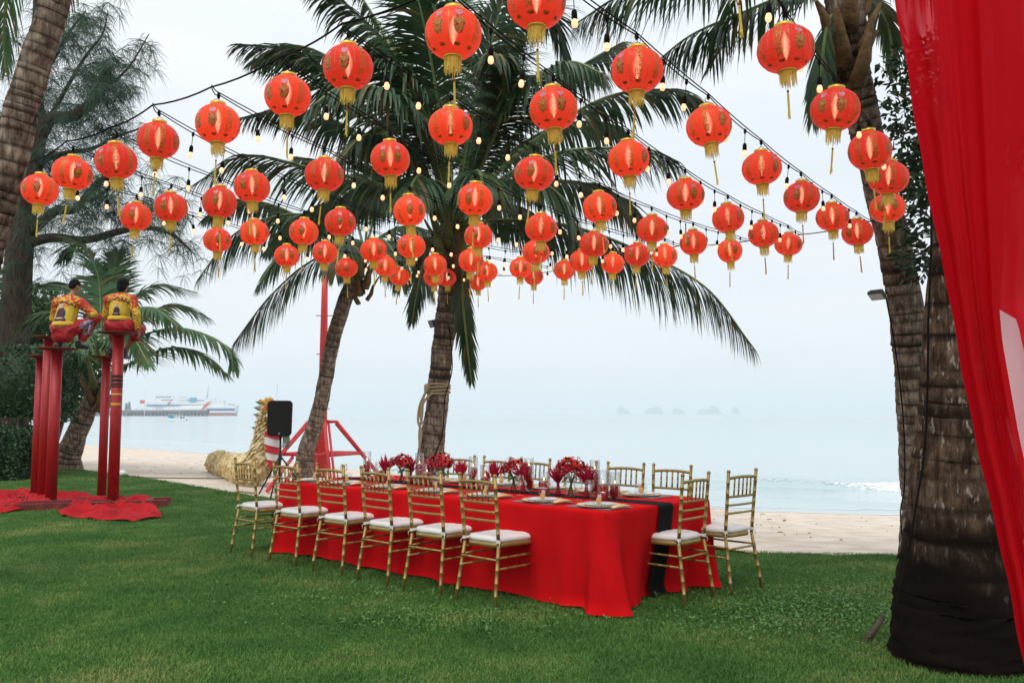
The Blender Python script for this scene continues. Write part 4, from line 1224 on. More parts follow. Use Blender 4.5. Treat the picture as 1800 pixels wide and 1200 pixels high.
# near side: six chairs plus one extra place by the right corner
near_set = [0.24] + [0.80, 1.44, 2.08, 2.74, 3.40, 3.95]
for i, u in enumerate(near_set):
    who = 'at the near right corner' if i == 0 else 'before the %s near-side chair from right' % ORD[i - 1]
    setting(u, .25, ang_v, who, 1)
    wine_glass(u - .16 if i else .52, .50 if i else .50, 'stemmed wine glass %s' % who)
for i, u in enumerate((.52, 1.01, 1.56, 2.17, 2.69, 3.23)):
    who = 'before the %s far-side chair from right' % ORD[i]
    setting(u, TW - .22, ang_v + math.pi, who, -1)
    wine_glass(u + .14, TW - .46, 'stemmed wine glass %s' % who)

# ================================================================== LANTERNS AND STRING LIGHTS
LD = 0.27
STR = [
 [(70, 334, 61), (239, 381, 53), (382, 422, 47), (504, 450, 41), (609, 471, 40), (702, 486, 36), (786, 489, 32)],
 [(127, 305, 64), (300, 365, 55), (447, 409, 50), (571, 444, 45), (677, 468, 40), (762, 487, 35), (840, 497, 32)],
 [(204, 284, 68), (386, 356, 58), (534, 408, 51), (657, 440, 46), (765, 466, 43), (856, 478, 38), (938, 486, 33)],
 [(278, 247, 71), (443, 329, 62), (598, 391, 55), (723, 433, 50), (828, 458, 46), (915, 471, 39), (992, 475, 37)],
 [(383, 218, 76), (570, 308, 65), (720, 371, 58), (841, 415, 52), (942, 443, 47), (1023, 459, 42), (1077, 463, 41)],
 [(506, 169, 80), (686, 280, 69), (835, 351, 62), (951, 401, 56), (1044, 430, 50), (1120, 448, 45), (1169, 450, 42)],
 [(612, 119, 88), (792, 223, 77), (939, 306, 67), (1054, 365, 59), (1146, 403, 54), (1219, 427, 49), (1283, 441, 44)],
 [(797, 60, 98), (973, 192, 82), (1105, 280, 72), (1205, 343, 63), (1280, 384, 56), (1342, 412, 51), (1386, 430, 46)],
 [(943, 4, 103), (1120, 124, 92), (1246, 222, 79), (1339, 296, 69), (1409, 347, 62), (1463, 382, 55), (1507, 409, 50)],
 [(1292, -82, 112), (1381, 87, 98), (1468, 193, 84), (1529, 265, 74), (1562, 313, 65), (1560, 366, 58)],
]
LP = []
for st in STR:
    k = np.arange(len(st)); d = np.array([FPX * LD / w for _, _, w in st])
    fit = np.polyval(np.polyfit(k, d, 1), k)
    d = 0.25 * d + 0.75 * fit
    LP.append([dep(a, b_, d[i]) for i, (a, b_, w) in enumerate(st)])

# materials
m, n, l, p = new_mat('lantern_silk')
p.inputs['Base Color'].default_value = (0.80, 0.055, 0.028, 1)
p.inputs['Roughness'].default_value = 0.35
p.inputs['Specular IOR Level'].default_value = 0.4
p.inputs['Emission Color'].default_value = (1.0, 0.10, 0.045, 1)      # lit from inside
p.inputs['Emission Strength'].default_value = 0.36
tr = n.new('ShaderNodeBsdfTranslucent'); tr.inputs['Color'].default_value = (0.85, 0.07, 0.04, 1)
oi = n.new('ShaderNodeObjectInfo'); hs_ = n.new('ShaderNodeHueSaturation'); hs_.inputs['Color'].default_value = (0.80, 0.055, 0.028, 1)
rv = n.new('ShaderNodeMapRange'); rv.inputs['To Min'].default_value = 0.78; rv.inputs['To Max'].default_value = 1.12; l.new(oi.outputs['Random'], rv.inputs['Value']); l.new(rv.outputs[0], hs_.inputs['Value'])
rh = n.new('ShaderNodeMapRange'); rh.inputs['To Min'].default_value = 0.493; rh.inputs['To Max'].default_value = 0.508; l.new(oi.outputs['Random'], rh.inputs['Value']); l.new(rh.outputs[0], hs_.inputs['Hue'])
l.new(hs_.outputs[0], p.inputs['Base Color']); l.new(hs_.outputs[0], tr.inputs['Color'])
tcn = n.new('ShaderNodeTexCoord'); nzn = n.new('ShaderNodeTexNoise'); nzn.inputs['Scale'].default_value = 9; nzn.inputs['Detail'].default_value = 3; l.new(tcn.outputs['Object'], nzn.inputs['Vector'])
bmp = n.new('ShaderNodeBump'); bmp.inputs['Strength'].default_value = 0.5; bmp.inputs['Distance'].default_value = 0.012; l.new(nzn.outputs['Fac'], bmp.inputs['Height']); l.new(bmp.outputs[0], p.inputs['Normal'])
ms = n.new('ShaderNodeMixShader'); ms.inputs[0].default_value = 0.5
tp_ = n.new('ShaderNodeBsdfTransparent'); tp_.inputs[0].default_value = (1.0, 0.62, 0.5, 1)
m2 = n.new('ShaderNodeMixShader'); m2.inputs[0].default_value = 0.14
l.new(p.outputs[0], ms.inputs[1]); l.new(tr.outputs[0], ms.inputs[2])
l.new(ms.outputs[0], m2.inputs[1]); l.new(tp_.outputs[0], m2.inputs[2]); l.new(m2.outputs[0], n['Material Output'].inputs['Surface'])
M['silk'] = m
m, n, l, p = new_mat('lantern_bulb')                            # glow of a frosted lamp: faint nested shells
n.remove(p); em = n.new('ShaderNodeEmission'); em.inputs['Color'].default_value = (1.0, 0.70, 0.52, 1); em.inputs['Strength'].default_value = 0.42
tpb = n.new('ShaderNodeBsdfTransparent'); adb = n.new('ShaderNodeAddShader'); l.new(em.outputs[0], adb.inputs[0]); l.new(tpb.outputs[0], adb.inputs[1]); l.new(adb.outputs[0], n['Material Output'].inputs['Surface'])
M['lbulb'] = m
M['lgold'] = mat('lantern_gold', (0.80, 0.46, 0.05), (0.88, 0.58, 0.10), 0.28, 20, metal=0.45)
M['fringe'] = mat('yellow_fringe', (0.92, 0.72, 0.12), (0.95, 0.82, 0.26), 0.9, 60, trans=0.5, spec=0.1)
M['goldprint'] = mat('gold_print', (0.22, 0.08, 0.010), (0.66, 0.36, 0.05), 0.4, 200, metal=0.2)
M['darkprint'] = mat('dark_print', (0.06, 0.016, 0.010), (0.74, 0.15, 0.03), 0.45, 120, ramp=(.40, .48))
M['faceprint'] = mat('rose_print', (0.55, 0.16, 0.22), (0.62, 0.24, 0.28), 0.5, 20)
LH = LD * 0.87
def lr(z):
    """lantern radius at height z (flattened globe with open ends)"""
    q = min(1, abs(z) / (LH / 2 * 1.035))
    return LD / 2 * (1 - q ** 2.15) ** 0.5
mb = MB(); prof = []
NRb = 22
for i in range(NRb * 2 + 1):
    z = -LH / 2 + LH * i / (NRb * 2)
    r_ = max(lr(z), .040)
    prof.append((r_ * (1.011 if i % 2 == 0 else 0.989), z))
mb.lathe(prof, 40, caps=False); me_shade = mb.mesh('shade', M['silk'])
mb = MB(); mb.lathe([(.036, LH / 2 - .004), (.047, LH / 2 - .004), (.047, LH / 2 + .017), (.036, LH / 2 + .017)], 24, caps=False); me_cap = mb.mesh('top_ring', M['lgold'])
mb = MB(); mb.lathe([(.034, -LH / 2 - .010), (.045, -LH / 2 - .010), (.045, -LH / 2 + .006), (.034, -LH / 2 + .006)], 24, caps=False); me_col = mb.mesh('bottom_ring', M['lgold'])
mb = MB(); rr = random.Random(2)
for k in range(60):
    a = 6.283 * k / 60; L_ = .070 * rr.uniform(.75, 1.1); w = .0024; rad = .038 + .004 * (k % 2)
    o = np.array([math.cos(a), math.sin(a), 0]); t_ = np.array([-math.sin(a), math.cos(a), 0])
    p0 = o * rad + [0, 0, -LH / 2 - .008]; p1 = o * (rad + rr.uniform(-.004, .004)) + t_ * rr.uniform(-.004, .004) + [0, 0, -LH / 2 - .008 - L_]
    mb.add([p0 - t_ * w, p0 + t_ * w, p1 + t_ * w * .8, p1 - t_ * w * .8], [(0, 1, 2, 3)])
me_fr = mb.mesh('fringe', M['fringe'], False)
zt = -LH / 2 - .01
mb = MB(); mb.tube([(0, 0, zt + .02), (0, 0, zt - .105)], .0014, 5); mb.m = 1
mb.lathe([(.001, 0), (.006, -.004), (.006, -.012), (.001, -.016)], 8, (0, 0, zt - .095)); mb.m = 0
for k in range(9): mb.tube([(.003 * math.cos(k), .003 * math.sin(k), zt - .112), (.004 * math.cos(k * 1.1), .004 * math.sin(k * 1.1), zt - .17), (.006 * math.cos(k * 1.7), .006 * math.sin(k * 1.7), zt - .232 - .01 * (k % 3))], .0022, 4)
me_ts = mb.mesh('tassel', [M['fringe'], M['pole_red']], False)
mb = MB()
for s in (-1, 1): mb.tube([(s * .040, 0, LH / 2 + .012), (s * .022, 0, LH / 2 + .032), (0, 0, LH / 2 + .042)], .0016, 5)
mb.tube([(0, 0, LH / 2 + .040), (.004, 0, LH / 2 + .052), (0, 0, .186)], .0022, 5); me_hk = mb.mesh('hook', M['cable'])
mb = MB()
for q_ in (.28, .5, .75, 1.0, 1.3, 1.65, 2.0, 2.5):
    k_ = 1.0 - .10 * q_; mb.lathe([(0, LH * .46 * k_), (.0045 * q_, LH * .41 * k_), (.010 * q_, LH * .24 * k_), (.010 * q_, LH * .03 * k_), (.0055 * q_, -LH * .18 * k_), (0, -LH * .28 * k_)], 12)
me_lb = mb.mesh('inner_bulb', M['lbulb'])
# print on the silk: gold characters, figure panels, dotted gold seams
def wrap(x, z, a0, lift=.0018):
    r_ = lr(z) + lift
    a = a0 + x / (LD / 2)
    return (r_ * math.cos(a), r_ * math.sin(a), z)
def text_tris(s, size, bold=0.0):
    cu = bpy.data.curves.new('txt', 'FONT'); cu.body = s; cu.size = size; cu.align_x = 'CENTER'; cu.resolution_u = 1; cu.fill_mode = 'FRONT'; cu.offset = size * bold
    ob = bpy.data.objects.new('txt', cu); col.objects.link(ob)
    dg = bpy.context.evaluated_depsgraph_get(); me = ob.evaluated_get(dg).to_mesh()
    me.calc_loop_triangles()
    V_ = [tuple(v.co) for v in me.vertices]; T_ = [tuple(t_.vertices) for t_ in me.loop_triangles]
    ob.evaluated_get(dg).to_mesh_clear()
    bpy.data.objects.remove(ob); bpy.data.curves.remove(cu)
    return V_, T_
chars = {c: text_tris(c, .050, .004) for c in '恭喜發財招進寶'}
mb = MB()
cols = {2: '恭喜發財', 3: '招財進寶', 6: '恭喜發財', 7: '招財進寶'}
for pn in range(8):
    a0 = pn * math.pi / 4
    for i in range(26):                                           # dotted seam
        z = -LH * .40 + LH * .80 * i / 26
        w = .0016
        mb.m = 0; q = a0 + math.pi / 8
        mb.add([wrap(-w, z, q), wrap(w, z, q), wrap(w, z + .0052, q), wrap(-w, z + .0052, q)], [(0, 1, 2, 3)])
    if pn in cols:
        mb.m = 0
        for k, c in enumerate(cols[pn]):
            V_, T_ = chars[c]
            zc = .072 - k * .044
            sq = lr(zc) / (LD / 2)
            mb.add([wrap(x * .95 * 1.0, zc + (y - .014) * .92, a0) for x, y, _ in V_], T_)
    else:
        def oval(cx, cz, rx, rz, mi, lift, n_=14, a_from=0, a_to=6.283):
            mb.m = mi
            pts = [wrap(cx, cz, a0, lift)] + [wrap(cx + rx * math.cos(t_), cz + rz * math.sin(t_), a0, lift) for t_ in np.linspace(a_from, a_to, n_)]
            mb.add(pts, [(0, i + 1, i + 2) for i in range(n_ - 1)])
        oval(0, -.012, .029, .046, 1, .0018); oval(0, -.002, .016, .012, 0, .0022); oval(-.004, -.034, .018, .008, 0, .0022)
        oval(0, .050, .019, .018, 2, .0020); oval(0, .058, .020, .014, 1, .0024, 12, .25, 2.9)
        oval(-.022, .005, .007, .010, 1, .0024); oval(.022, .005, .007, .010, 1, .0024)
    mb.m = 1                                                       # cloud motif low on every panel
    for cx, rx in ((-.011, .010), (.011, .010), (0, .015)):
        pts = [wrap(cx, -.092, a0, .0018)] + [wrap(cx + rx * math.cos(t_), -.092 + .006 * math.sin(t_), a0, .0018) for t_ in np.linspace(0, 6.283, 10)]
        mb.add(pts, [(0, i + 1, i + 2) for i in range(9)])
me_pr = mb.mesh('gold_lettering', [M['goldprint'], M['darkprint'], M['faceprint']], False)

lr_rng = random.Random(19)
for si, pts in enumerate(LP):
    for k, p in enumerate(pts):
        t = thing('paper_lantern', 'gold-lettered red lantern, %s from near end of %s' % (ORD[k], ('%s string from left' % ORD[si]) if si < 9 else 'rightmost string'), 'lantern', p, lr_rng.uniform(0, 6.28), 'red lanterns overhead')
        t.rotation_euler[0] = lr_rng.gauss(0, .05); t.rotation_euler[1] = lr_rng.gauss(0, .05); q_ = lr_rng.gauss(1, .02); t.scale = (q_, q_, 1 + lr_rng.gauss(0, .025))
        sh = link('shade', me_shade, t); link('gold_lettering', me_pr, sh)['kind'] = 'stuff'; link('inner_bulb', me_lb, sh)
        link('top_ring', me_cap, t); link('bottom_ring', me_col, t); link('fringe', me_fr, t)
        ts = link('tassel', me_ts, t); ts.rotation_euler = (lr_rng.gauss(0, .03), lr_rng.gauss(0, .03), 0)
        link('hook', me_hk, t)
# bulbs
M['bulbglass'] = emit_mat('warm_bulb', (1.0, 0.45, 0.24), 1.35)
mb = MB(); mb.tube([(0, 0, 0), (0, 0, -.10)], .0028, 6); mb.lathe([(.004, .012), (.010, .008), (.011, -.016), (.005, -.026)], 8); mb.lathe([(.004, -.092), (.013, -.098), (.0165, -.112), (.0165, -.142), (.012, -.146)], 10); me_sk = mb.mesh('socket', M['cable'])
mb = MB(); mb.lathe([(.011, -.144), (.013, -.150), (.018, -.164), (.018, -.174), (.013, -.186), (0, -.191)], 12); me_bb = mb.mesh('bulb', M['bulbglass'])
mb = MB(); mb.lathe([(.004, .012), (.010, .008), (.011, -.016), (.005, -.026)], 8); me_cn = mb.mesh('connector', M['cable'])
HZ = .19
ends = []; starts = []
for si, pts in enumerate(LP):
    C3 = [p + np.array([0, 0, HZ]) for p in pts]
    last = C3[-1] + (C3[-1] - C3[-2]) * .62; last[2] = C3[-1][2] + .02
    first = C3[0] + (C3[0] - C3[1]) * .06; first[2] = C3[0][2] + .03
    starts.append(first); ends.append(last)
    t = thing('string_lights', 'string of warm bulbs carrying the %s line of lanterns from the left' % (ORD[si]), 'string lights', C3[0], 0, 'string lights overhead')
    path = [first] + C3 + [last]
    for j in (0, 1):
        mb = MB(); S = []
        off = np.array([.0, .0, .014 * j])
        for a, b_ in zip(path[:-1], path[1:]):
            for q in np.linspace(0, 1, 7)[:-1]:
                S.append(a * (1 - q) + b_ * q - np.array([0, 0, (.022 if j == 0 else .008) * 4 * q * (1 - q)]) + off)
        S.append(path[-1] + off)
        mb.tube(S, .0036, 6); mb.build('cable', M['cable'], t, world=True)
    for a, b_ in list(zip(C3[:-1], C3[1:])) + [(C3[-1], C3[-1] + (C3[-1] - C3[-2]))]:
        cn = link('connector', me_cn, t); cn.location = a - C3[0]
        for q in (1 / 3, 2 / 3):
            pb = a * (1 - q) + b_ * q - np.array([0, 0, .022 * 4 * q * (1 - q)])
            if b_ is not C3[-1] and np.allclose(a, C3[-1]) and q > .5: continue
            sk = link('socket', me_sk, t); sk.location = pb - C3[0]; sk.rotation_euler = (lr_rng.gauss(0, .06), lr_rng.gauss(0, .06), 0)
            sk.scale = (.86, .86, .92); link('bulb', me_bb, sk)
# carrying cables
def carry(pts, name_label, sag=.02):
    o = thing('support_cable', name_label, 'cable', pts[0], 0, 'support cables overhead')
    mb = MB(); S = []
    for a, b_ in zip(pts[:-1], pts[1:]):
        for q in np.linspace(0, 1, 6)[:-1]: S.append(a * (1 - q) + b_ * q - np.array([0, 0, sag * 4 * q * (1 - q)]))
    S.append(pts[-1]); mb.tube(S, .0055, 6); mb.build('cable', M['cable'], o, world=True)
    return o
tr_pt = dep(40, 283, D5 - .17)
carry([tr_pt] + starts[:9], 'near support cable running from the left palm trunk past the first lanterns')
rt_pt = dep(1548, 378, D3 - .35)
carry([ends[0]] + ends[1:9] + [rt_pt], 'far support cable running to the right palm trunk')

# ================================================================== RED POLES WITH TWO PERFORMERS
def remeshed(mb, name, mats, voxel, parent, smooth_it=6, matfn=None):
    """union of tapered limbs fused into one continuous skin"""
    me = mb.mesh('tmp', mats if isinstance(mats, list) else [mats])
    o = bpy.data.objects.new('tmp', me); col.objects.link(o)
    md = o.modifiers.new('r', 'REMESH'); md.mode = 'VOXEL'; md.voxel_size = voxel
    ms_ = o.modifiers.new('s', 'SMOOTH'); ms_.iterations = smooth_it; ms_.factor = 0.5
    dg = bpy.context.evaluated_depsgraph_get()
    m2 = bpy.data.meshes.new_from_object(o.evaluated_get(dg)); m2.name = name
    bpy.data.objects.remove(o); bpy.data.meshes.remove(me)
    m2.materials.clear()
    for q in (mats if isinstance(mats, list) else [mats]): m2.materials.append(q)
    m2.polygons.foreach_set('use_smooth', [True] * len(m2.polygons))
    m2.polygons.foreach_set('material_index', [0] * len(m2.polygons))
    return link(name, m2, parent)
def crease(me, a=.016):
    for v in me.vertices:
        x, y, z = v.co
        k = a * ((1 - abs(math.sin(x * 13 + 2 * math.sin(z * 9)))) ** 2 + .7 * (1 - abs(math.sin(z * 17 + x * 9 + y * 8))) ** 2 - .5)
        v.co += v.normal * k
    me.update()
def limb(mb, pts, rad, n=12):
    pts = [np.array(p, float) for p in pts]
    mb.tube(pts, rad, n)
    for p, r_ in zip(pts, rad): mb.ell(p, (r_, r_, r_), 12, 8)
def pole(px_base, py_base, py_top, rad, label, disc=.30, d=None):
    b0 = gz(px_base, py_base) if d is None else dep(px_base, py_base, d)
    b0[2] = 0
    dd = b0[1] * math.cos(PITCH) + 1.2 * math.sin(PITCH)
    zt_ = dep(900, py_top, dd)[2]
    t = thing('jumping_pole', label, 'pole', b0, group='red jumping poles')
    mb = MB(); mb.tube([(0, 0, .05), (0, 0, zt_ - .03)], rad, 20); mb.build('post', M['pole_red'], t)
    mb = MB(); mb.lathe([(0, zt_ - .045), (rad * 1.1, zt_ - .045), (disc, zt_ - .012), (disc, zt_), (0, zt_ + .001)], 24); mb.build('foot_disc', M['steel_rust'], t)
    mb = MB(); mb.box((0, 0, .035), (.75, .11, .07), .4); mb.box((0, 0, .033), (.11, .75, .066), .4); mb.build('base_frame', M['steel_rust'], t, smooth=False)
    return t, b0, zt_
pA = pole(61, 873, 625, .072, 'red pole with rusty disc, farthest back of the left cluster', .27)
pB = pole(74, 878, 591, .08, 'red pole with raised rusty disc behind the squatting performer', .26)
pC = pole(89, 887, 612, .085, 'red pole under the squatting performer', .31)
pD = pole(178, 881, 626, .068, 'short red pole under the seated performer\'s feet', .24)
pE = pole(198, 887, 584, .084, 'tall red pole with black and yellow bands under the seated performer', .30)
pF = pole(-36, 872, 619, .075, 'red pole with rusty disc cut by the left edge', .30)
M['tape_b'] = mat('black_tape', (0.012, 0.010, 0.010), (0.03, 0.012, 0.012), 0.6, 40)
M['tape_y'] = mat('yellow_tape', (0.65, 0.36, 0.03), (0.7, 0.45, 0.06), 0.5, 20)
dE = pE[1][1]
for k, (y0, y1, mm_) in enumerate(((659, 664, 'b'), (666, 671, 'b'), (673, 677, 'b'), (678, 681, 'b'), (691, 694, 'y'), (708, 712, 'y'))):
    za, zb = dep(900, y1, dE)[2], dep(900, y0, dE)[2]
    mb = MB(); mb.lathe([(.0855, za), (.0865, (za + zb) / 2), (.0855, zb)], 20, caps=False); mb.build('tape_band', M['tape_' + mm_], pE[0])

M['crumple'] = mat('crumpled_red_cloth', (0.33, 0.005, 0.010), (0.46, 0.009, 0.014), 0.7, 3, spec=.15, bump=.5, bscale=8)
def crumpled(outline, label, seed, hgt=.10):
    """heap of cloth on the grass: outline = [(px,py)] on the ground"""
    P_ = np.array([gz(a, b_)[:2] for a, b_ in outline]); c = P_.mean(0)
    rr = np.random.default_rng(seed)
    ph = rr.uniform(0, 6.28, 12); rows = []
    na = 220
    ang = np.linspace(0, 1, na + 1)
    idx = ang * len(P_)
    def at(t_):
        k = int(t_) % len(P_); u_ = t_ - int(t_); a, b_ = P_[k], P_[(k + 1) % len(P_)]
        s_ = u_ * u_ * (3 - 2 * u_); return a * (1 - s_) + b_ * s_
    for q in np.linspace(1.0, 0.02, 46):
        row = []
        for j, t_ in enumerate(idx):
            e = at(t_); a_ = 2 * math.pi * j / na
            pt_ = c + (e - c) * q
            x, y = pt_
            z = 1 - abs(math.sin(x * 4.5 + 2.6 * math.sin(y * 2.3 + ph[1]) + ph[2])); z2 = 1 - abs(math.sin(y * 6 + x * 2 + 2.2 * math.sin(x * 3.7 + ph[3]))); z3 = 1 - abs(math.sin((x + y) * 9 + 2 * math.sin(x * 5 - y * 4)))
            ed = min(1, (1 - q) * 9)
            row.append((x, y, .014 + hgt * ed * (.55 * z ** 2 + .3 * z2 ** 2 + .15 * z3) + .012 * (1 + math.sin(a_ * 11 + ph[4]))))
        rows.append(row)
    mb = MB(); mb.grid(rows); o = mb.build('ground_cloth', M['crumple']); return tag(o, label, 'cloth', 'red cloths under the poles')
crumpled([(-70, 868), (0, 864), (60, 866), (150, 870), (168, 876), (120, 880), (95, 890), (40, 898), (-20, 905), (-80, 900)], 'crumpled red cloth round the feet of the left pole cluster', 1, .12)
crumpled([(100, 900), (150, 886), (205, 880), (268, 882), (276, 895), (285, 910), (230, 918), (160, 914), (110, 908)], 'crumpled red cloth round the feet of the two right poles', 2, .16)
def steel_base(px, py, rz, label):
    b0 = gz(px, py); t = thing('steel_base', label, 'steel base', b0, rz, 'steel pole bases')
    for s in (-1, 1):
        mb = MB(); mb.box((0, s * .22, .05), (1.35, .09, .10)); mb.build('beam', M['steel_rust'], t, smooth=False)
    mb = MB(); mb.box((0.4, 0, .06), (.10, .36, .08)); mb.build('cross_beam', M['steel_rust'], t, smooth=False)
steel_base(104, 893, .25, 'rusty steel beam base under the left pole cluster')
steel_base(215, 889, .25, 'rusty steel beam base under the two right poles')

# people ---------------------------------------------------------------
M['skin'] = mat('skin', (0.27, 0.14, 0.085), (0.32, 0.17, 0.105), 0.55, 12)
M['hair'] = mat('black_hair', (0.004, 0.003, 0.003), (0.009, 0.007, 0.006), 0.6, 60, stretch=(4, 4, .5), bump=.4, spec=.12)
M['shoe'] = mat('black_shoe', (0.010, 0.010, 0.011), (0.02, 0.02, 0.02), 0.5, 20)
M['trouser'] = mat('red_trousers', (0.36, 0.006, 0.012), (0.48, 0.012, 0.018), 0.6, 4, bump=.5, bscale=9, dist=.02)
M['sash'] = mat('yellow_hem', (0.72, 0.42, 0.03), (0.78, 0.5, 0.05), 0.7, 6)
M['navy'] = mat('navy_robe_print', (0.035, 0.012, 0.030), (0.06, 0.018, 0.04), 0.7, 30)
M['skinprint'] = mat('pale_print', (0.55, 0.34, 0.28), (0.62, 0.42, 0.34), 0.7, 20)
M['lotus'] = mat('lotus_print', (0.62, 0.42, 0.44), (0.74, 0.62, 0.58), 0.7, 40)
M['blueflower'] = mat('blue_flower_print', (0.10, 0.13, 0.30), (0.6, 0.4, 0.35), 0.6, 30, ramp=(.45, .55))
# shirt: yellow with red flames over the shoulders and sleeves
m, n, l, p = new_mat('flame_print_shirt')
p.inputs['Roughness'].default_value = 0.7
t = n.new('ShaderNodeTexCoord'); mp_ = n.new('ShaderNodeMapping'); mp_.inputs['Scale'].default_value = (8, 8, 15)
l.new(t.outputs['Object'], mp_.inputs['Vector'])
nz = n.new('ShaderNodeTexNoise'); nz.inputs['Scale'].default_value = 1.6; nz.inputs['Detail'].default_value = 3; nz.inputs['Distortion'].default_value = 1.6
l.new(mp_.outputs[0], nz.inputs['Vector'])
sp = n.new('ShaderNodeSeparateXYZ'); l.new(t.outputs['Object'], sp.inputs[0])
ab = n.new('ShaderNodeMath'); ab.operation = 'ABSOLUTE'; l.new(sp.outputs['X'], ab.inputs[0])
zr = n.new('ShaderNodeMapRange'); zr.inputs['From Min'].default_value = .36; zr.inputs['From Max'].default_value = .52; zr.inputs['To Min'].default_value = -.17; zr.inputs['To Max'].default_value = .05; l.new(sp.outputs['Z'], zr.inputs['Value'])
xr = n.new('ShaderNodeMapRange'); xr.inputs['From Min'].default_value = .17; xr.inputs['From Max'].default_value = .23; xr.inputs['To Min'].default_value = 0; xr.inputs['To Max'].default_value = .14; l.new(ab.outputs[0], xr.inputs['Value'])
a1 = n.new('ShaderNodeMath'); a1.operation = 'ADD'; l.new(zr.outputs[0], a1.inputs[0]); l.new(xr.outputs[0], a1.inputs[1])
a2 = n.new('ShaderNodeMath'); a2.operation = 'ADD'; l.new(a1.outputs[0], a2.inputs[0]); l.new(nz.outputs['Fac'], a2.inputs[1])
r = n.new('ShaderNodeValToRGB'); r.color_ramp.interpolation = 'LINEAR'
r.color_ramp.elements[0].position = .50; r.color_ramp.elements[0].color = (.66, .46, .035, 1)
r.color_ramp.elements[1].position = .54; r.color_ramp.elements[1].color = (.50, .02, .012, 1)
l.new(a2.outputs[0], r.inputs['Fac']); l.new(r.outputs['Color'], p.inputs['Base Color'])
M['shirt'] = m
def hand(mb, wrist, fwd, palm_n, curl=0.5, s=1.0, side=1):
    """palm, four unequal bent fingers and a thumb leaving the side of the palm"""
    w = np.array(wrist, float); f_ = np.array(fwd, float); f_ /= np.linalg.norm(f_); nrm_ = np.array(palm_n, float); nrm_ -= f_ * (nrm_ @ f_); nrm_ /= np.linalg.norm(nrm_)
    sd = np.cross(f_, nrm_) * side
    for k in (-1, -.33, .33, 1): limb(mb, [w + sd * .012 * k, w + f_ * .085 * s + sd * .028 * k], [.017, .014], 8)
    for k, L_ in ((-1, .062), (-.33, .075), (.33, .08), (1, .070)):
        p0 = w + f_ * .09 * s + sd * .029 * k; c = curl
        d1 = f_ * math.cos(c) + nrm_ * math.sin(c); d2 = f_ * math.cos(2.2 * c) + nrm_ * math.sin(2.2 * c)
        limb(mb, [p0, p0 + d1 * L_ * .5, p0 + d1 * L_ * .5 + d2 * L_ * .5], [.0105, .010, .0085], 8)
    p0 = w + f_ * .03 + sd * .028; d1 = f_ * .6 + sd * .7 + nrm_ * .3; d1 /= np.linalg.norm(d1); d2 = f_ * .9 + nrm_ * .5; d2 /= np.linalg.norm(d2)
    limb(mb, [p0, p0 + d1 * .042, p0 + d1 * .042 + d2 * .034], [.014, .012, .0095], 8)
def head(mb, c, fwd, tilt=0.0):
    """egg-shaped skull with jaw, nose, ears, brow"""
    c = np.array(c, float); f_ = np.array(fwd, float); f_ /= np.linalg.norm(f_); up = np.array([0, 0, 1.0]); up = up - f_ * (up @ f_); up /= np.linalg.norm(up); sd = np.cross(f_, up)
    rot = Matrix((sd, f_, up)).transposed()
    mb.ell(c + up * .02, (.076, .092, .098), 16, 12, rot); mb.ell(c + f_ * .03 - up * .055, (.055, .062, .06), 14, 10, rot)
    mb.tube([c + f_ * .088 + up * .015, c + f_ * .108 - up * .022], [.010, .015], 8)
    mb.ell(c + f_ * .078 - up * .058, (.022, .012, .009), 8, 6, rot); mb.ell(c + f_ * .078 - up * .1, (.02, .016, .014), 8, 6, rot)
    for s in (-1, 1):
        mb.ell(c + sd * s * .078 - up * .012 - f_ * .004, (.012, .020, .030), 8, 8, rot)
        mb.ell(c + f_ * .078 + sd * s * .03 + up * .028, (.018, .012, .008), 8, 6, rot)
    return c, f_, up, sd, rot
def decal(shirt_o, items, parent_name, mats, smooth=False):
    """flat print laid on the back of the shirt: items = [(tri verts (x,z), tris, material index, lift)]"""
    me = shirt_o.data
    bv = BVHTree.FromPolygons([v.co.copy() for v in me.vertices], [tuple(q.vertices) for q in me.polygons])
    mb = MB()
    for V_, T_, mi, lift in items:
        mb.m = mi; out = []
        for x, z in V_:
            h_ = bv.ray_cast(Vector((x, -1.0, z)), Vector((0, 1, 0)))
            y = h_[0][1] if h_[0] is not None else 0.05
            out.append((x, y - lift, z))
        mb.add(out, T_)
    return link(parent_name, mb.mesh(parent_name, mats, smooth), shirt_o)
def shape(pts, n_in=6):
    """fan-filled outline subdivided radially so it can follow the cloth"""
    P_ = np.array(pts, float); c = P_.mean(0); V_ = [tuple(c)]; T_ = []
    D_ = []
    for k in range(len(P_)):
        a, b_ = P_[k], P_[(k + 1) % len(P_)]
        for q in (0, .5): D_.append(a * (1 - q) + b_ * q)
    m_ = len(D_)
    for ring_ in range(1, n_in + 1):
        for q in D_: V_.append(tuple(c + (q - c) * ring_ / n_in))
    for k in range(m_): T_.append((0, 1 + k, 1 + (k + 1) % m_))
    for ring_ in range(n_in - 1):
        for k in range(m_):
            a = 1 + ring_ * m_ + k; b_ = 1 + ring_ * m_ + (k + 1) % m_
            T_.append((a, a + m_, b_ + m_, b_))
    return V_, T_
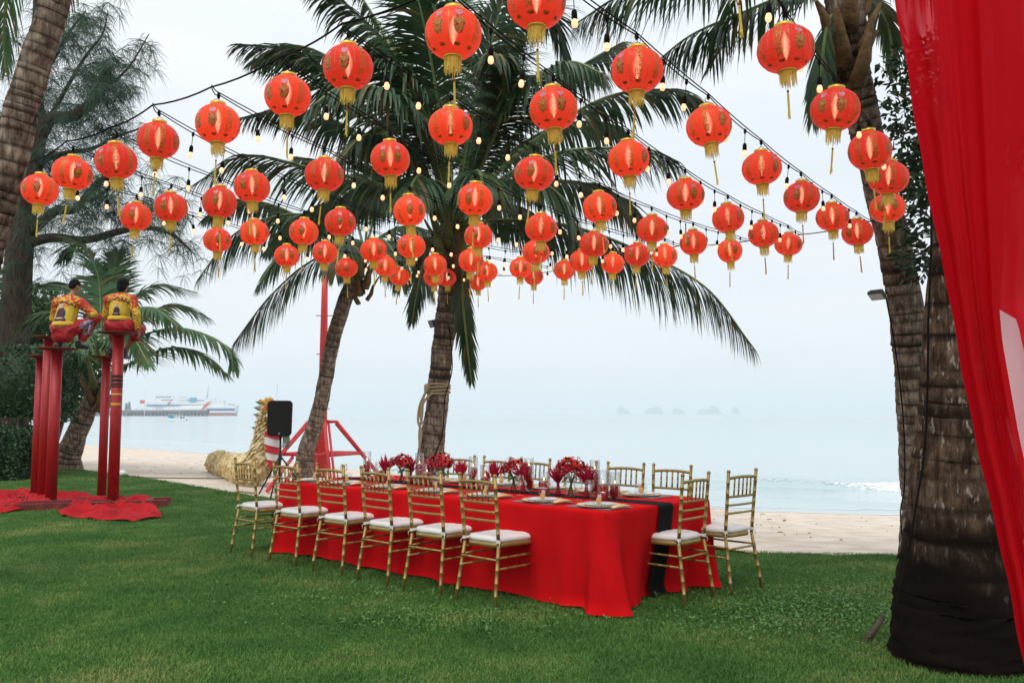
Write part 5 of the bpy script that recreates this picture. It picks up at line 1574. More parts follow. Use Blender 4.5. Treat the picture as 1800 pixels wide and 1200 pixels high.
def print_items(cx, z0, s, zt_, tw):
    it = []
    def S(pts, mi, lift): V_, T_ = shape([(cx + x * s, z0 + z * s) for x, z in pts]); it.append((V_, T_, mi, lift))
    S([(-.11, .0), (-.10, .06), (-.06, .055), (0, .075), (.06, .055), (.10, .06), (.135, .02), (.12, -.01), (.05, .0), (0, -.015), (-.06, .0)], 2, .005)
    S([(-.10, .055), (-.075, .10), (-.055, .14), (-.06, .19), (-.035, .245), (.0, .265), (.05, .255), (.075, .22), (.085, .16), (.075, .12), (.10, .09), (.105, .06), (.05, .05), (-.04, .05)], 0, .007)
    S([(-.07, .105), (-.02, .118), (.05, .115), (.075, .105), (.04, .095), (-.03, .093)], 1, .009)
    S([(-.035, .265), (-.04, .30), (-.02, .33), (.015, .33), (.03, .305), (.025, .27), (0, .258)], 1, .009)
    V_, T_ = text_tris('มุมกลทโนน', .088, .02)
    tz = zt_
    V2 = [(cx * .3 + x * tw, tz + y * .82 - 2.2 * (x * tw) ** 2) for x, y, _ in V_]
    it.append((V2, T_, 3, .007))
    return it
M['ink'] = mat('black_ink', (0.012, 0.008, 0.008), (0.03, 0.02, 0.02), 0.7, 20)
PM = [M['navy'], M['skinprint'], M['lotus'], M['ink']]

# seated performer on the tall pole
zE = pE[2]
P2 = thing('person', 'seated person in yellow and red flame-print shirt gripping the pole disc', 'person', (pE[1][0], pE[1][1], zE + .002), 0, 'performers on the poles')
mb = MB()
limb(mb, [(0, 0, .10), (0, .0, .25), (0, .02, .42), (0, .04, .52)], [.115, .115, .125, .10])
limb(mb, [(0, .05, .55), (0, .07, .64)], [.052, .050])
hd = head(mb, (0.005, .085, .755), (0.05, 1, -.25))
hips = {-1: [(-.10, .02, .10), (-.20, .42, .10), (-.34, .50, -.26)], 1: [(.10, .02, .10), (.14, .44, .09), (-.12, .52, -.27)]}
for s in (-1, 1): limb(mb, hips[s], [.085, .060, .040])
limb(mb, [(.18, .02, .50), (.275, -.02, .26), (.285, .03, .045)], [.055, .042, .029]); hand(mb, (.285, .04, .045), (0.05, .35, -.9), (-.9, .1, 0), .55, 1, 1)
limb(mb, [(-.18, .02, .50), (-.265, .10, .28), (-.17, .33, .22)], [.055, .042, .029]); hand(mb, (-.17, .34, .22), (.5, .8, -.1), (0, 0, -1), .45, 1, -1)
for s in (-1, 1):
    a = np.array(hips[s][2]); limb(mb, [a + [0, -.02, -.03], a + [-.02, .05, -.055], a + [-.04, .16, -.065]], [.042, .04, .03])
remeshed(mb, 'body', M['skin'], .011, P2, 4)
mb = MB()
limb(mb, [(0, -.005, .30), (0, .0, .36), (0, .02, .46), (0, .035, .53)], [.160, .158, .158, .118])
for s in (-1, 1): limb(mb, [(0, .03, .49), (s * .12, .02, .525), (s * .195, .015, .52)], [.12, .10, .078])
limb(mb, [(.19, .02, .51), (.282, -.02, .28), (.288, .028, .065)], [.078, .064, .046]); limb(mb, [(-.19, .02, .51), (-.268, .10, .28), (-.19, .29, .225)], [.074, .062, .046])
sh2 = remeshed(mb, 'shirt', M['shirt'], .012, P2, 5)
decal(sh2, print_items(.01, .215, .66, .50, .84), 'shirt_print', PM)
mb = MB(); mb.lathe([(.168, .185), (.176, .20), (.170, .245), (.16, .25)], 26, caps=False); sb = mb.build('yellow_hem', M['sash'], P2); 
for v in sb.data.vertices: v.co.y *= .98
mb = MB()
limb(mb, [(0, .0, .13), (0, .03, .16)], [.16, .15]); 
for s in (-1, 1):
    limb(mb, [(s * .09, .0, .108), ((hips[s][0][0] + hips[s][1][0]) / 2, .22, .115), hips[s][1], (np.array(hips[s][1]) * .6 + np.array(hips[s][2]) * .4)], [.13, .105, .085, .075])
for v_i in range(len(mb.v)):
    x, y, z = mb.v[v_i]; mb.v[v_i] = (x * 1.12, y, max(z, .004) if y < .28 else z)
crease(remeshed(mb, 'trousers', M['trouser'], .013, P2, 5).data)
mb = MB(); c, f_, up, sd, rot = hd
mb.ell(c + up * .035 - f_ * .018, (.092, .098, .098), 16, 12, rot); mb.ell(c - f_ * .045 - up * .03, (.082, .058, .085), 14, 10, rot); mb.ell(c - f_ * .05 - up * .085, (.062, .036, .05), 14, 10, rot)
remeshed(mb, 'hair', M['hair'], .012, P2, 2)
for s in (-1, 1):
    a = np.array(hips[s][2]); mb = MB(); limb(mb, [a + [0, -.02, .02], a + [0, -.03, -.045], a + [-.02, .06, -.062], a + [-.04, .17, -.072]], [.046, .046, .045, .036]); 
    mb.box(a + [-.02, .07, -.105], (.085, .27, .02)); remeshed(mb, 'shoe', M['shoe'], .012, P2, 3)

# squatting performer
zC = pC[2]
P1 = thing('person', 'squatting person in yellow and red flame-print shirt, elbow on right knee', 'person', (pC[1][0] + .11, pC[1][1], zC + .002), 0, 'performers on the poles')
UP = .19
mb = MB()
limb(mb, [(0, -.02, .17 + UP), (.01, .03, .32 + UP), (.01, .07, .48 + UP), (.015, .10, .59 + UP)], [.115, .115, .125, .10])
limb(mb, [(.02, .12, .62 + UP), (.03, .15, .71 + UP)], [.052, .05])
hd = head(mb, (.04, .175, .815 + UP), (.35, 1, -.35))
lg = {-1: [(-.10, .0, .15 + UP), (-.25, .38, .50), (-.13, .14, .085)], 1: [(.10, .0, .15 + UP), (.34, .32, .50), (.17, .12, .085)]}
for s in (-1, 1): limb(mb, lg[s], [.085, .06, .042])
limb(mb, [(.19, .08, .56 + UP), (.40, .10, .36 + UP), (.22, .33, .40 + UP)], [.055, .042, .029]); hand(mb, (.22, .33, .40 + UP), (-.8, .5, -.1), (0, 0, -1), .5, 1, 1)
limb(mb, [(-.17, .08, .56 + UP), (-.27, .16, .30 + UP), (-.14, .36, .38 + UP)], [.055, .042, .029]); hand(mb, (-.14, .36, .38 + UP), (.7, .6, .1), (0, 0, -1), .5, 1, -1)
remeshed(mb, 'body', M['skin'], .011, P1, 4)
mb = MB()
limb(mb, [(0, -.025, .20 + UP), (.01, .02, .34 + UP), (.01, .065, .48 + UP), (.015, .09, .57 + UP)], [.165, .160, .160, .118])
for s in (-1, 1): limb(mb, [(.01, .09, .53 + UP), (s * .12, .085, .555 + UP), (s * .195, .08, .55 + UP)], [.12, .10, .078])
limb(mb, [(.20, .08, .545 + UP), (.402, .10, .36 + UP), (.27, .26, .39 + UP)], [.078, .066, .048]); limb(mb, [(-.185, .08, .545 + UP), (-.275, .16, .30 + UP), (-.18, .30, .36 + UP)], [.078, .064, .048])
for i in range(len(mb.v)): mb.v[i] = (mb.v[i][0], mb.v[i][1], mb.v[i][2] - UP)
sh1 = remeshed(mb, 'shirt', M['shirt'], .012, P1, 5); sh1.location = (0, 0, UP)
decal(sh1, print_items(-.02, .16, 1.05, .515, .86), 'shirt_print', PM)
mb = MB(); mb.lathe([(.168, .155), (.176, .17), (.168, .215), (.16, .22)], 26, (0, -.028, UP), caps=False); mb.build('yellow_hem', M['sash'], P1)
mb = MB(); limb(mb, [(-.06, -.03, .30), (.06, -.03, .30)], [.15, .15]); limb(mb, [(-.05, -.04, .20), (.05, -.04, .20)], [.125, .125])
for s in (-1, 1):
    K = np.array(lg[s]); limb(mb, [K[0] + [0, 0, -.03], (K[0] + K[1]) / 2 - [0, 0, .04], K[1], (K[1] + K[2]) / 2, K[2] * .8 + K[1] * .2], [.135, .115, .09, .085, .075])
tro = remeshed(mb, 'trousers', M['trouser'], .013, P1, 5); crease(tro.data)
V_, T_ = shape([(.25, .22), (.23, .30), (.24, .40), (.30, .48), (.36, .46), (.39, .38), (.36, .28), (.32, .22)])
decal(tro, [(V_, T_, 0, .006)], 'flower_print', [M['blueflower']])
mb = MB(); c, f_, up, sd, rot = hd
mb.ell(c + up * .045 - f_ * .012, (.084, .094, .085), 16, 12, rot); mb.ell(c - f_ * .05 + up * .0, (.074, .05, .06), 14, 10, rot)
remeshed(mb, 'hair', M['hair'], .012, P1, 2)
for s in (-1, 1):
    a = np.array(lg[s][2]); mb = MB(); limb(mb, [a + [0, -.03, .0], a + [0, -.035, -.04], a + [s * .03, .05, -.045], a + [s * .06, .15, -.055]], [.046, .043, .043, .034]); remeshed(mb, 'shoe', M['shoe'], .012, P1, 3)

# ================================================================== RED CLIMBING MAST
DM = 21.0
b0 = dep(565, 838, DM); b0[2] = ground_z(b0[0], b0[1])
mast = thing('climbing_mast', 'red steel climbing mast with braced foot behind the leaning palm', 'mast', b0)
def zpx(py, d): return dep(900, py, d)[2] - b0[2]
mb = MB(); zt_ = zpx(430, DM); mb.tube([(0, 0, 0), (0, 0, zpx(720, DM)), (0, 0, zpx(560, DM)), (0, 0, zt_)], [.13, .11, .085, .06], 14); mb.build('mast_tube', M['mast_red'], mast)
for i, py in enumerate((552, 621, 691, 718, 745, 480)):
    mb = MB(); s = 1 if i % 2 else -1; L_ = .17 if i else .20
    mb.tube([(-L_ if (i in (0, 1, 5)) else 0, 0, zpx(py, DM)), (L_, 0, zpx(py, DM))], .012, 6); mb.build('rung', M['mast_red'], mast)
zh = zpx(741, DM); zr_ = zpx(797, DM)
for k in range(4):
    a = .35 + k * math.pi / 2; o = np.array([math.cos(a), math.sin(a), 0]); t_ = np.array([-math.sin(a), math.cos(a), 0])
    mb = MB(); mb.tube([o * .05 + [0, 0, zh], o * .33 + [0, 0, zh], o * 1.55 + [0, 0, 0.03]], .045, 8); mb.build('brace_leg', M['mast_red'], mast)
    mb = MB(); mb.tube([o * .33 + t_ * .10 + [0, 0, zh - .05], o * 1.55 + t_ * .10 + [0, 0, .03]], .03, 7); mb.build('brace_leg', M['mast_red'], mast)
    mb = MB(); fr = 1 - (zr_) / zh; rr_ = .33 + 1.22 * fr; mb.tube([o * .05 + [0, 0, zr_], o * rr_ + [0, 0, zr_]], .045, 8); mb.build('tie_bar', M['mast_red'], mast)
    a2 = a + math.pi / 2; o2 = np.array([math.cos(a2), math.sin(a2), 0])
    mb = MB(); mb.tube([o * rr_ + [0, 0, zr_], o2 * rr_ + [0, 0, zr_]], .04, 8); mb.build('ring_bar', M['mast_red'], mast)
    mb = MB(); mb.tube([o * 1.5 + [0, 0, .04], o2 * 1.5 + [0, 0, .04]], .04, 8); mb.build('foot_bar', M['mast_red'], mast)
# ground skid frame running towards the lawn
mb = MB(); q = gz(470, 862, -.05) - b0; mb.tube([np.array([-.6, -.4, zr_ * .9]), q], .04, 8); mb.tube([np.array([-.45, -.5, zr_ * .8]), q + [.25, 0, 0]], .035, 8); mb.build('stay', M['mast_red'], mast)

# ================================================================== LOUDSPEAKER
b0 = gz(491, 872)
spk_d = b0[1]
st = thing('speaker_stand', 'black tripod stand under the loudspeaker', 'stand', b0)
zs0, zs1 = dep(900, 766, spk_d)[2], dep(900, 704, spk_d)[2]
mb = MB(); mb.tube([(0, 0, .25), (0, 0, zs0)], .018, 10); mb.build('pole', M['black'], st)
mb = MB(); mb.tube([(0, 0, .62), (0, 0, .75)], .03, 10); mb.build('collar', M['black'], st)
for k in range(3):
    a = .5 + k * 2.094; o = np.array([math.cos(a), math.sin(a), 0])
    mb = MB(); mb.tube([o * .03 + [0, 0, .66], o * .50 + [0, 0, .02]], .014, 8); mb.tube([[0, 0, .3], o * .27 + [0, 0, .34]], .009, 6); mb.build('leg', M['black'], st)
sp_ = thing('loudspeaker', 'black rounded loudspeaker on a tripod stand beside the dragon', 'loudspeaker', b0 + np.array([0, 0, zs0]), R(6))
H_ = zs1 - zs0; W_ = .42
def rrect(w, h, r_, n_=6):
    out = []
    for cx, cz, a0 in ((w / 2 - r_, h / 2 - r_, 0), (-w / 2 + r_, h / 2 - r_, 90), (-w / 2 + r_, -h / 2 + r_, 180), (w / 2 - r_, -h / 2 + r_, 270)):
        for k in range(n_ + 1): a = R(a0 + 90 * k / n_); out.append((cx + r_ * math.cos(a), cz + r_ * math.sin(a)))
    return out
mb = MB(); rows = []
for y, k in ((.17, .55), (.15, .72), (-.08, .97), (-.13, 1.0), (-.155, .99), (-.165, .95)):
    o = rrect(W_ * k, H_ * (.85 + .15 * k), .07 * k); rows.append([(x * (1 + .06 * (z / H_)), y, H_ / 2 + z) for x, z in o + o[:1]])
mb.grid(rows); mb.add(rows[0][:-1], [tuple(range(len(rows[0]) - 1))]); mb.build('cabinet', M['black'], sp_)
mb = MB(); o = rrect(W_ * .93, H_ * .95, .06); mb.add([(x * (1 + .06 * (z / H_)), -.168 - .012 * (1 - (2 * x / W_) ** 2), H_ / 2 + z) for x, z in o], [tuple(range(len(o)))]); mb.build('grille', M['black_soft'], sp_)
mb = MB(); mb.box((0, -.172, .05), (.022, .006, .03)); mb.build('badge', M['grey_metal'], sp_, smooth=False)
mb = MB(); mb.tube([(0, 0, -.03), (0, 0, .02)], .03, 10); mb.build('socket', M['black'], sp_)

# ================================================================== PARADE DRAGON
M['straw'] = mat('gold_scale_cloth', (0.12, 0.06, 0.02), (0.34, 0.20, 0.07), 0.8, 9, bump=.8, bscale=30)
M['straw2'] = mat('gold_scale_trim', (0.40, 0.24, 0.06), (0.78, 0.66, 0.38), 0.7, 7)
M['spike'] = mat('grey_green_mane', (0.16, 0.20, 0.15), (0.30, 0.32, 0.24), 0.8, 20)
M['rust'] = mat('orange_crest', (0.46, 0.10, 0.03), (0.6, 0.22, 0.08), 0.7, 20)
DD = 19.5
b0 = dep(440, 838, DD); b0[2] = ground_z(b0[0], b0[1])
dg_ = thing('parade_dragon', 'yellow scaled parade dragon with reared neck lying on the sand', 'dragon', b0)
bd = [dep(a, b_, DD + c) for a, b_, c in ((381, 802, 6.5), (386, 803, 6.0), (398, 808, 4.4), (418, 817, 2.0), (440, 825, .2), (453, 815, -.1), (460, 785, -.1), (465, 755, -.1), (470, 730, -.1), (478, 712, -.1))]
S = spline(bd, 60); rad = np.interp(np.linspace(0, 1, 60), [0, .03, .1, .45, .56, .72, 1], [.10, .25, .29, .30, .28, .17, .13])
for i, q in enumerate(S[:32]): q[2] = max(q[2], ground_z(q[0], q[1]) + rad[i] * .9)
for i, q in enumerate(S[:24]): q[2] = ground_z(q[0], q[1]) + rad[i] * .92
mb = MB(); mb.tube(S, rad, 20); mb.build('body', M['straw'], dg_, world=True)
mb = MB(); rr = random.Random(6); cnt = 0
for i in range(2, 58):
    t_ = S[i + 1] - S[i]; s_, b2 = tri_basis(t_); tn = t_ / np.linalg.norm(t_)
    for k in range(16):
        a = 6.283 * (k + .5 * (i % 2)) / 16; o = math.cos(a) * s_ + math.sin(a) * b2; w_ = -math.sin(a) * s_ + math.cos(a) * b2
        p0 = S[i] + o * rad[i] * .99; sz = rad[i] * .26 * rr.uniform(.8, 1.2); lf = o * rr.uniform(.03, .08)
        mb.add([p0 - w_ * sz, p0 + w_ * sz, p0 + w_ * sz * .7 - tn * sz * 1.6 + lf, p0 - tn * sz * 2.3 + lf * 1.4, p0 - w_ * sz * .7 - tn * sz * 1.6 + lf], [(0, 1, 2, 3, 4)])
sc_ = mb.build('scales', M['straw2'], dg_, smooth=False, world=True); sc_['kind'] = 'stuff'
hc = dep(482, 735, DD - .15)
mb = MB(); mb.ell(hc, (.24, .22, .26), 16, 12); mb.ell(hc + [.18, -.08, -.14], (.24, .17, .13), 14, 10); mb.ell(hc + [.20, -.08, -.30], (.20, .15, .07), 12, 8); hdm = remeshed(MB().add([tuple(np.array(v) - b0) for v in mb.v], mb.f), 'head', M['straw'], .03, dg_, 3)
mb = MB()
for i, (a, b_) in enumerate(((457, 745), (455, 732), (456, 720), (459, 710), (452, 755))):
    for j in range(3):
        p0 = dep(a + 7 + j * 3, b_ + j * 2, DD - .1); p1 = dep(a - 7 + j * 3, b_ - 4 + j * 2, DD + .05)
        mb.tube([p0, (p0 + p1) / 2 + [0, 0, .02], p1 + [-.05, 0, 0]], [.08, .05, .003], 6)
mb.build('mane', M['spike'], dg_, world=True)
mb = MB(); mb.tube(spline([dep(464, 752, DD - .2), dep(463, 730, DD - .2), dep(470, 714, DD - .2), dep(482, 706, DD - .2)], 12), np.linspace(.05, .08, 12), 8); mb.build('crest', M['rust'], dg_, world=True)
for pl in ([(476, 718), (468, 708), (456, 703)], [(478, 716), (472, 704), (466, 700)], [(480, 716), (478, 704), (473, 699)], [(474, 718), (464, 714), (461, 709)]):
    mb = MB(); mb.tube(spline([dep(a, b_, DD - .12) for a, b_ in pl], 8), np.linspace(.06, .03, 8), 8); mb.build('horn', M['tape_y'], dg_, world=True)
M['stripe_r'] = mat('red_silk_scarf', (0.55, 0.015, 0.025), (0.65, 0.03, 0.04), 0.6, 5)
for k, (a, b_, c, mm_) in enumerate(((470, 762, 14, 'stripe_r'), (468, 775, 15, 'white'), (467, 788, 16, 'stripe_r'), (466, 800, 16, 'white'), (465, 812, 16, 'stripe_r'))):
    mb = MB(); c0 = dep(a + 8, b_, DD - .15); rows = []
    for z in np.linspace(-.085, .085, 5): rows.append([c0 + np.array([.19 * math.cos(t_) * (1 + .12 * math.sin(t_ * 5 + k)), .17 * math.sin(t_), z - .05 * math.cos(t_)]) for t_ in np.linspace(0, 6.283, 26)])
    mb.grid(rows); mb.build('scarf_band', M[mm_], dg_, world=True)
mb = MB()
for k in range(14):
    p0 = dep(497 + k * .9, 765, DD - .3); mb.tube([p0, p0 + [.01, 0, -.12], p0 + [rr.uniform(-.03, .03), 0, -.24 - .06 * rr.random()]], .008, 4)
mb.build('beard', M['spike'], dg_, world=True)
mb = MB()
mb.ell(hc + [-.08, -.20, .06], (.05, .035, .05), 10, 8); mb.build('eye', M['white'], dg_, world=True)

# ================================================================== FAR SHORE: FERRY, PIER, BOAT, ISLETS
M['hull'] = mat('ferry_white', (0.70, 0.72, 0.73), (0.76, 0.77, 0.78), 0.5, .05)
M['hull_b'] = mat('ferry_blue', (0.02, 0.10, 0.26), (0.03, 0.13, 0.30), 0.5, .1)
M['hull_r'] = mat('ferry_rust_red', (0.26, 0.05, 0.035), (0.32, 0.08, 0.05), 0.6, .2)
M['ship_red'] = mat('ferry_red_logo', (0.62, 0.03, 0.03), (0.68, 0.05, 0.04), 0.5, .2)
M['ship_glass'] = mat('ferry_window', (0.05, 0.06, 0.07), (0.08, 0.09, 0.10), 0.2, .3)
M['ship_teal'] = mat('ferry_teal', (0.04, 0.28, 0.42), (0.06, 0.32, 0.48), 0.5, .3)
DF = 1100.0
mpp = DF / FPX
def sx(px): return (px - 335) * mpp
def sz(py): return dep(900, py, DF)[2] - SEA_Z
b0 = dep(335, 727, DF); b0[2] = SEA_Z
fy = thing('ferry', 'white car ferry with red dolphin streaks moored at the pier', 'ferry', b0)
def sbox(name, x0, x1, y0, y1, m_, dep_=12.0, front=0.0, par=None, taper=1.0):
    mb = MB(); za, zb = sz(y1), sz(y0); mb.box(((sx(x0) + sx(x1)) / 2, front, (za + zb) / 2), (sx(x1) - sx(x0), dep_, zb - za), 0, taper); return mb.build(name, m_, par or fy, smooth=False)
# hull with raked bow (left) and stern
mb = MB(); prof_ = [(258, 712), (262, 722), (270, 731), (410, 731), (416, 724), (417, 712)]
vs = [(sx(a), -7 + (2.5 if a < 262 else 0), max(sz(b_), -.3)) for a, b_ in prof_] + [(sx(a), 7 - (2.5 if a < 262 else 0), max(sz(b_), -.3)) for a, b_ in prof_]
k = len(prof_); mb.add(vs, [tuple(range(k)), tuple(range(2 * k - 1, k - 1, -1))] + [(i, i + k, (i + 1) % k + k, (i + 1) % k) for i in range(k)]); mb.build('hull', M['hull'], fy, smooth=False)
sbox('boot_stripe', 320, 414, 725, 730, M['hull_r'], 14.2); sbox('blue_stripe', 366, 416, 717.5, 722, M['hull_b'], 14.25); sbox('blue_stripe', 260, 320, 711, 712.5, M['hull_b'], 14.2)
sbox('main_deck_house', 262, 395, 705, 712.5, M['hull'], 12); sbox('upper_deck_house', 268, 330, 700, 705.5, M['hull'], 10); sbox('bridge', 273, 305, 696, 700.5, M['hull'], 9); sbox('bridge_roof', 275, 303, 694.5, 696.2, M['hull'], 9.5); sbox('aft_house', 360, 378, 700, 705.3, M['hull'], 9)
for x0 in np.arange(276, 303, 4.5): sbox('window', x0, x0 + 3.2, 697, 699, M['ship_glass'], 9.15)
for x0 in np.arange(287, 305, 4): sbox('window', x0, x0 + 3, 702, 704, M['ship_glass'], 10.15)
for x0 in np.arange(318, 360, 5): sbox('window', x0, x0 + 4, 711, 712.2, M['ship_glass'], 12.2)
for x0 in np.arange(318, 358, 3.2): sbox('railing_post', x0, x0 + .5, 702.5, 705.2, M['white'], 11.8)
sbox('railing', 318, 358, 702.2, 702.8, M['white'], 11.9)
sbox('funnel_sign', 336, 347, 698.5, 707, M['ship_teal'], 3, -5.0)
for a in (384, 390):
    mb = MB(); mb.tube([(sx(a), 0, sz(711)), (sx(a + 4), 0, sz(704.5))], 1.0, 8); mb.build('funnel', M['hull_b'], fy)
mb = MB(); mb.tube([(sx(361), 0, sz(705)), (sx(364), 0, sz(694)), (sx(365.5), 0, sz(676))], [1.1, .7, .25], 8); mb.build('foremast', M['grey_metal'], fy)
for pl in ([(356, 721), (362, 712), (366, 708), (374, 705), (378, 703.5), (372, 707), (368, 713), (362, 719)], [(296, 711.5), (299, 707), (304, 704.5), (303, 708), (300, 711)]):
    mb = MB(); pts = [(sx(a), -7.3 if pl[0][0] > 300 else -6.2, sz(b_)) for a, b_ in pl]; pts2 = [(x, y + .25, z) for x, y, z in pts]; k = len(pts)
    mb.add(pts + pts2, [tuple(range(k)), tuple(range(2 * k - 1, k - 1, -1))] + [(i, i + k, (i + 1) % k + k, (i + 1) % k) for i in range(k)]); mb.build('dolphin_streak', M['ship_red'], fy, smooth=False)
V_, T_ = text_tris('V10', 6.2)
mb = MB(); mb.add([(sx(283) + x, -7.06, sz(720) + y) for x, y, _ in V_], T_); mb.build('hull_lettering', M['hull_b'], fy, smooth=False)
for x0 in (262, 267, 401, 405, 408): sbox('deck_gear', x0, x0 + 3.2, 710, 712.5, M['grey_metal'], 4)

# pier
M['pier'] = mat('pier_concrete', (0.07, 0.075, 0.08), (0.13, 0.13, 0.135), 0.9, .6)
DP = 960.0; mpp2 = DP / FPX
b0 = dep(240, 727, DP); b0[2] = SEA_Z
pr = thing('pier', 'long concrete pier on piles in front of the ferry', 'pier', b0)
def qx(px): return (px - 240) * mpp2
def qz(py): return dep(900, py, DP)[2] - SEA_Z
mb = MB(); mb.box((qx(214), 0, (qz(724) + qz(720.5)) / 2), (qx(366) - qx(62), 10, qz(720.5) - qz(724))); mb.build('deck', M['pier'], pr, smooth=False)
for i, a in enumerate(np.arange(64, 366, 6.2)):
    if 318 > a > 252 and False: continue
    mb = MB(); w = 3.4 if a < 235 and i % 3 else (1.6 if a < 320 else 3.0)
    mb.box((qx(a), 0, qz(724) / 2 - .5), (w * mpp2, 9, qz(724) + 1.0)); mb.build('pile', M['pier'], pr, smooth=False)
for a in np.arange(322, 368, 6.5):
    mb = MB(); mb.box((qx(a), -3.2, qz(724)), (2.2, .8, 5.0)); mb.build('fender', M['black'], pr, smooth=False)
for a in np.arange(80, 320, 9.5):
    mb = MB(); mb.tube([(qx(a), -2.6, qz(720.5)), (qx(a), -2.6, qz(717.5))], .22, 5); mb.build('bollard', M['pier'], pr)
mb = MB(); mb.tube([(qx(78), -2.6, qz(717.8)), (qx(320), -2.6, qz(717.8))], .07, 5); mb.build('rail', M['grey_metal'], pr)
for a, top_ in ((221, 708), (226, 706), (110, 700), (70, 705)):
    mb = MB(); mb.box((qx(a), 1, (qz(720) + qz(top_)) / 2), (2.6, 2.6, qz(top_) - qz(720)), 0, .6); mb.build('pier_tower', M['pier'], pr, smooth=False)
b0 = dep(254, 730, 800.0); b0[2] = SEA_Z
fp = thing('flag_pole', 'thin white flagpole with a red flag standing by the pier', 'flagpole', b0)
h_ = dep(900, 672, 800)[2] - SEA_Z; mb = MB(); mb.tube([(0, 0, -.5), (0, 0, h_)], [.3, .2], 6); mb.build('pole', M['white'], fp)
mb = MB(); zf = dep(900, 706, 800)[2] - SEA_Z; mb.grid([[(-x, .2 * math.sin(x), zf + z) for x in np.linspace(0, 4.6, 6)] for z in (-1.5, .0, 1.5)]); mb.build('flag', M['ship_red'], fp)
b0 = dep(482, 752, 60.0); b0[2] = SEA_Z - .1
fp = thing('thin_pole', 'thin bare pole standing in the water behind the loudspeaker', 'pole', b0)
mb = MB(); mb.tube([(0, 0, -.5), (.15, 0, dep(900, 674, 60)[2] - b0[2])], [.03, .018], 6); mb.build('pole', M['grey_metal'], fp)
# small boat
DB = 300.0; mpb = DB / FPX
b0 = dep(312, 738, DB); b0[2] = SEA_Z
bt = thing('small_boat', 'small white motor boat with green cabin on the water', 'boat', b0)
def bxp(px): return (px - 312) * mpb
mb = MB(); prof_ = [(296.5, 0.75), (298, -.2), (325, -.2), (330, .45), (318, .60)]; k = len(prof_)
vs = [(bxp(a), -1.0, z) for a, z in prof_] + [(bxp(a), 1.0, z) for a, z in prof_]; mb.add(vs, [tuple(range(k)), tuple(range(2 * k - 1, k - 1, -1))] + [(i, i + k, (i + 1) % k + k, (i + 1) % k) for i in range(k)]); mb.build('hull', M['white'], bt, smooth=False)
mb = MB(); mb.box((bxp(301), 0, 1.25), (1.5, 1.6, 1.1)); mb.build('cabin', M['ship_teal'], bt, smooth=False)
mb = MB(); mb.box((bxp(307), 0, 1.95), (4.2, 2.0, .12)); mb.build('roof', M['white'], bt, smooth=False)
for a in (307, 312, 316.5):
    for s in (-.8, .8):
        mb = MB(); mb.tube([(bxp(a), s, .5), (bxp(a), s, 1.95)], .07, 6); mb.build('roof_post', M['white'], bt)
mb = MB(); mb.tube([(bxp(315), 0, .5), (bxp(315), 0, 3.4)], .06, 6); mb.build('boat_mast', M['grey_metal'], bt)
mb = MB(); mb.ell((bxp(323), 0, .85), (.25, .25, .35), 8, 6); mb.box((bxp(318), .2, .8), (.5, .5, .6)); mb.build('deck_gear', M['black'], bt)
# islets on the horizon and the far hill
M['rock'] = mat('islet_rock', (0.05, 0.08, 0.06), (0.10, 0.12, 0.09), 0.9, .03)
DI = 6300.0
def islet(pts, label, seed, d=DI):
    xs_ = [a for a, _ in pts]; cx = (min(xs_) + max(xs_)) / 2
    b0 = dep(cx, 727, d); b0[2] = SEA_Z
    rr = random.Random(seed); rows = []
    wdt = (max(xs_) - min(xs_)) * d / FPX
    for j, q in enumerate(np.linspace(-1, 1, 13)):
        row = []
        for i in range(len(pts) * 6 - 5):
            k, u_ = divmod(i, 6); u_ /= 6.0
            a = pts[min(k, len(pts) - 1)]; b_ = pts[min(k + 1, len(pts) - 1)]
            px_, py_ = a[0] * (1 - u_) + b_[0] * u_, a[1] * (1 - u_) + b_[1] * u_
            z = max(0, (725 - py_)) * d / FPX * max(0, 1 - abs(q)) ** .6 * (1 + rr.uniform(-.05, .05)) - 1
            row.append(((px_ - cx) * d / FPX * (1 - .12 * abs(q)), q * wdt * .35, z))
        rows.append(row)
    o = thing('islet', label, 'islet', b0, group='islets on the horizon'); mb = MB(); mb.grid(rows); mb.build('rock', M['rock'], o, smooth=False)
islet([(1084, 725), (1086, 714), (1093, 711), (1101, 716), (1111, 725)], 'pale rounded islet on the horizon, leftmost of five', 1)
islet([(1132, 725), (1136, 717), (1144, 713), (1152, 712), (1161, 713), (1169, 725)], 'pale flat-topped islet on the horizon, second from the left', 2)
islet([(1180, 725), (1186, 714), (1192, 715), (1201, 717), (1207, 725)], 'pale low islet on the horizon, middle of five', 3)
islet([(1225, 725), (1230, 717), (1240, 715), (1246, 716), (1252, 708), (1260, 713), (1272, 725)], 'largest pale islet with a peak on the horizon', 4)
islet([(1284, 725), (1288, 716), (1293, 712), (1298, 716), (1301, 725)], 'smallest pale islet on the horizon, rightmost of five', 5)
islet([(270, 727), (300, 703), (320, 693), (345, 697), (380, 712), (410, 727)], 'faint hill on the far shore behind the ferry', 6, 5000)

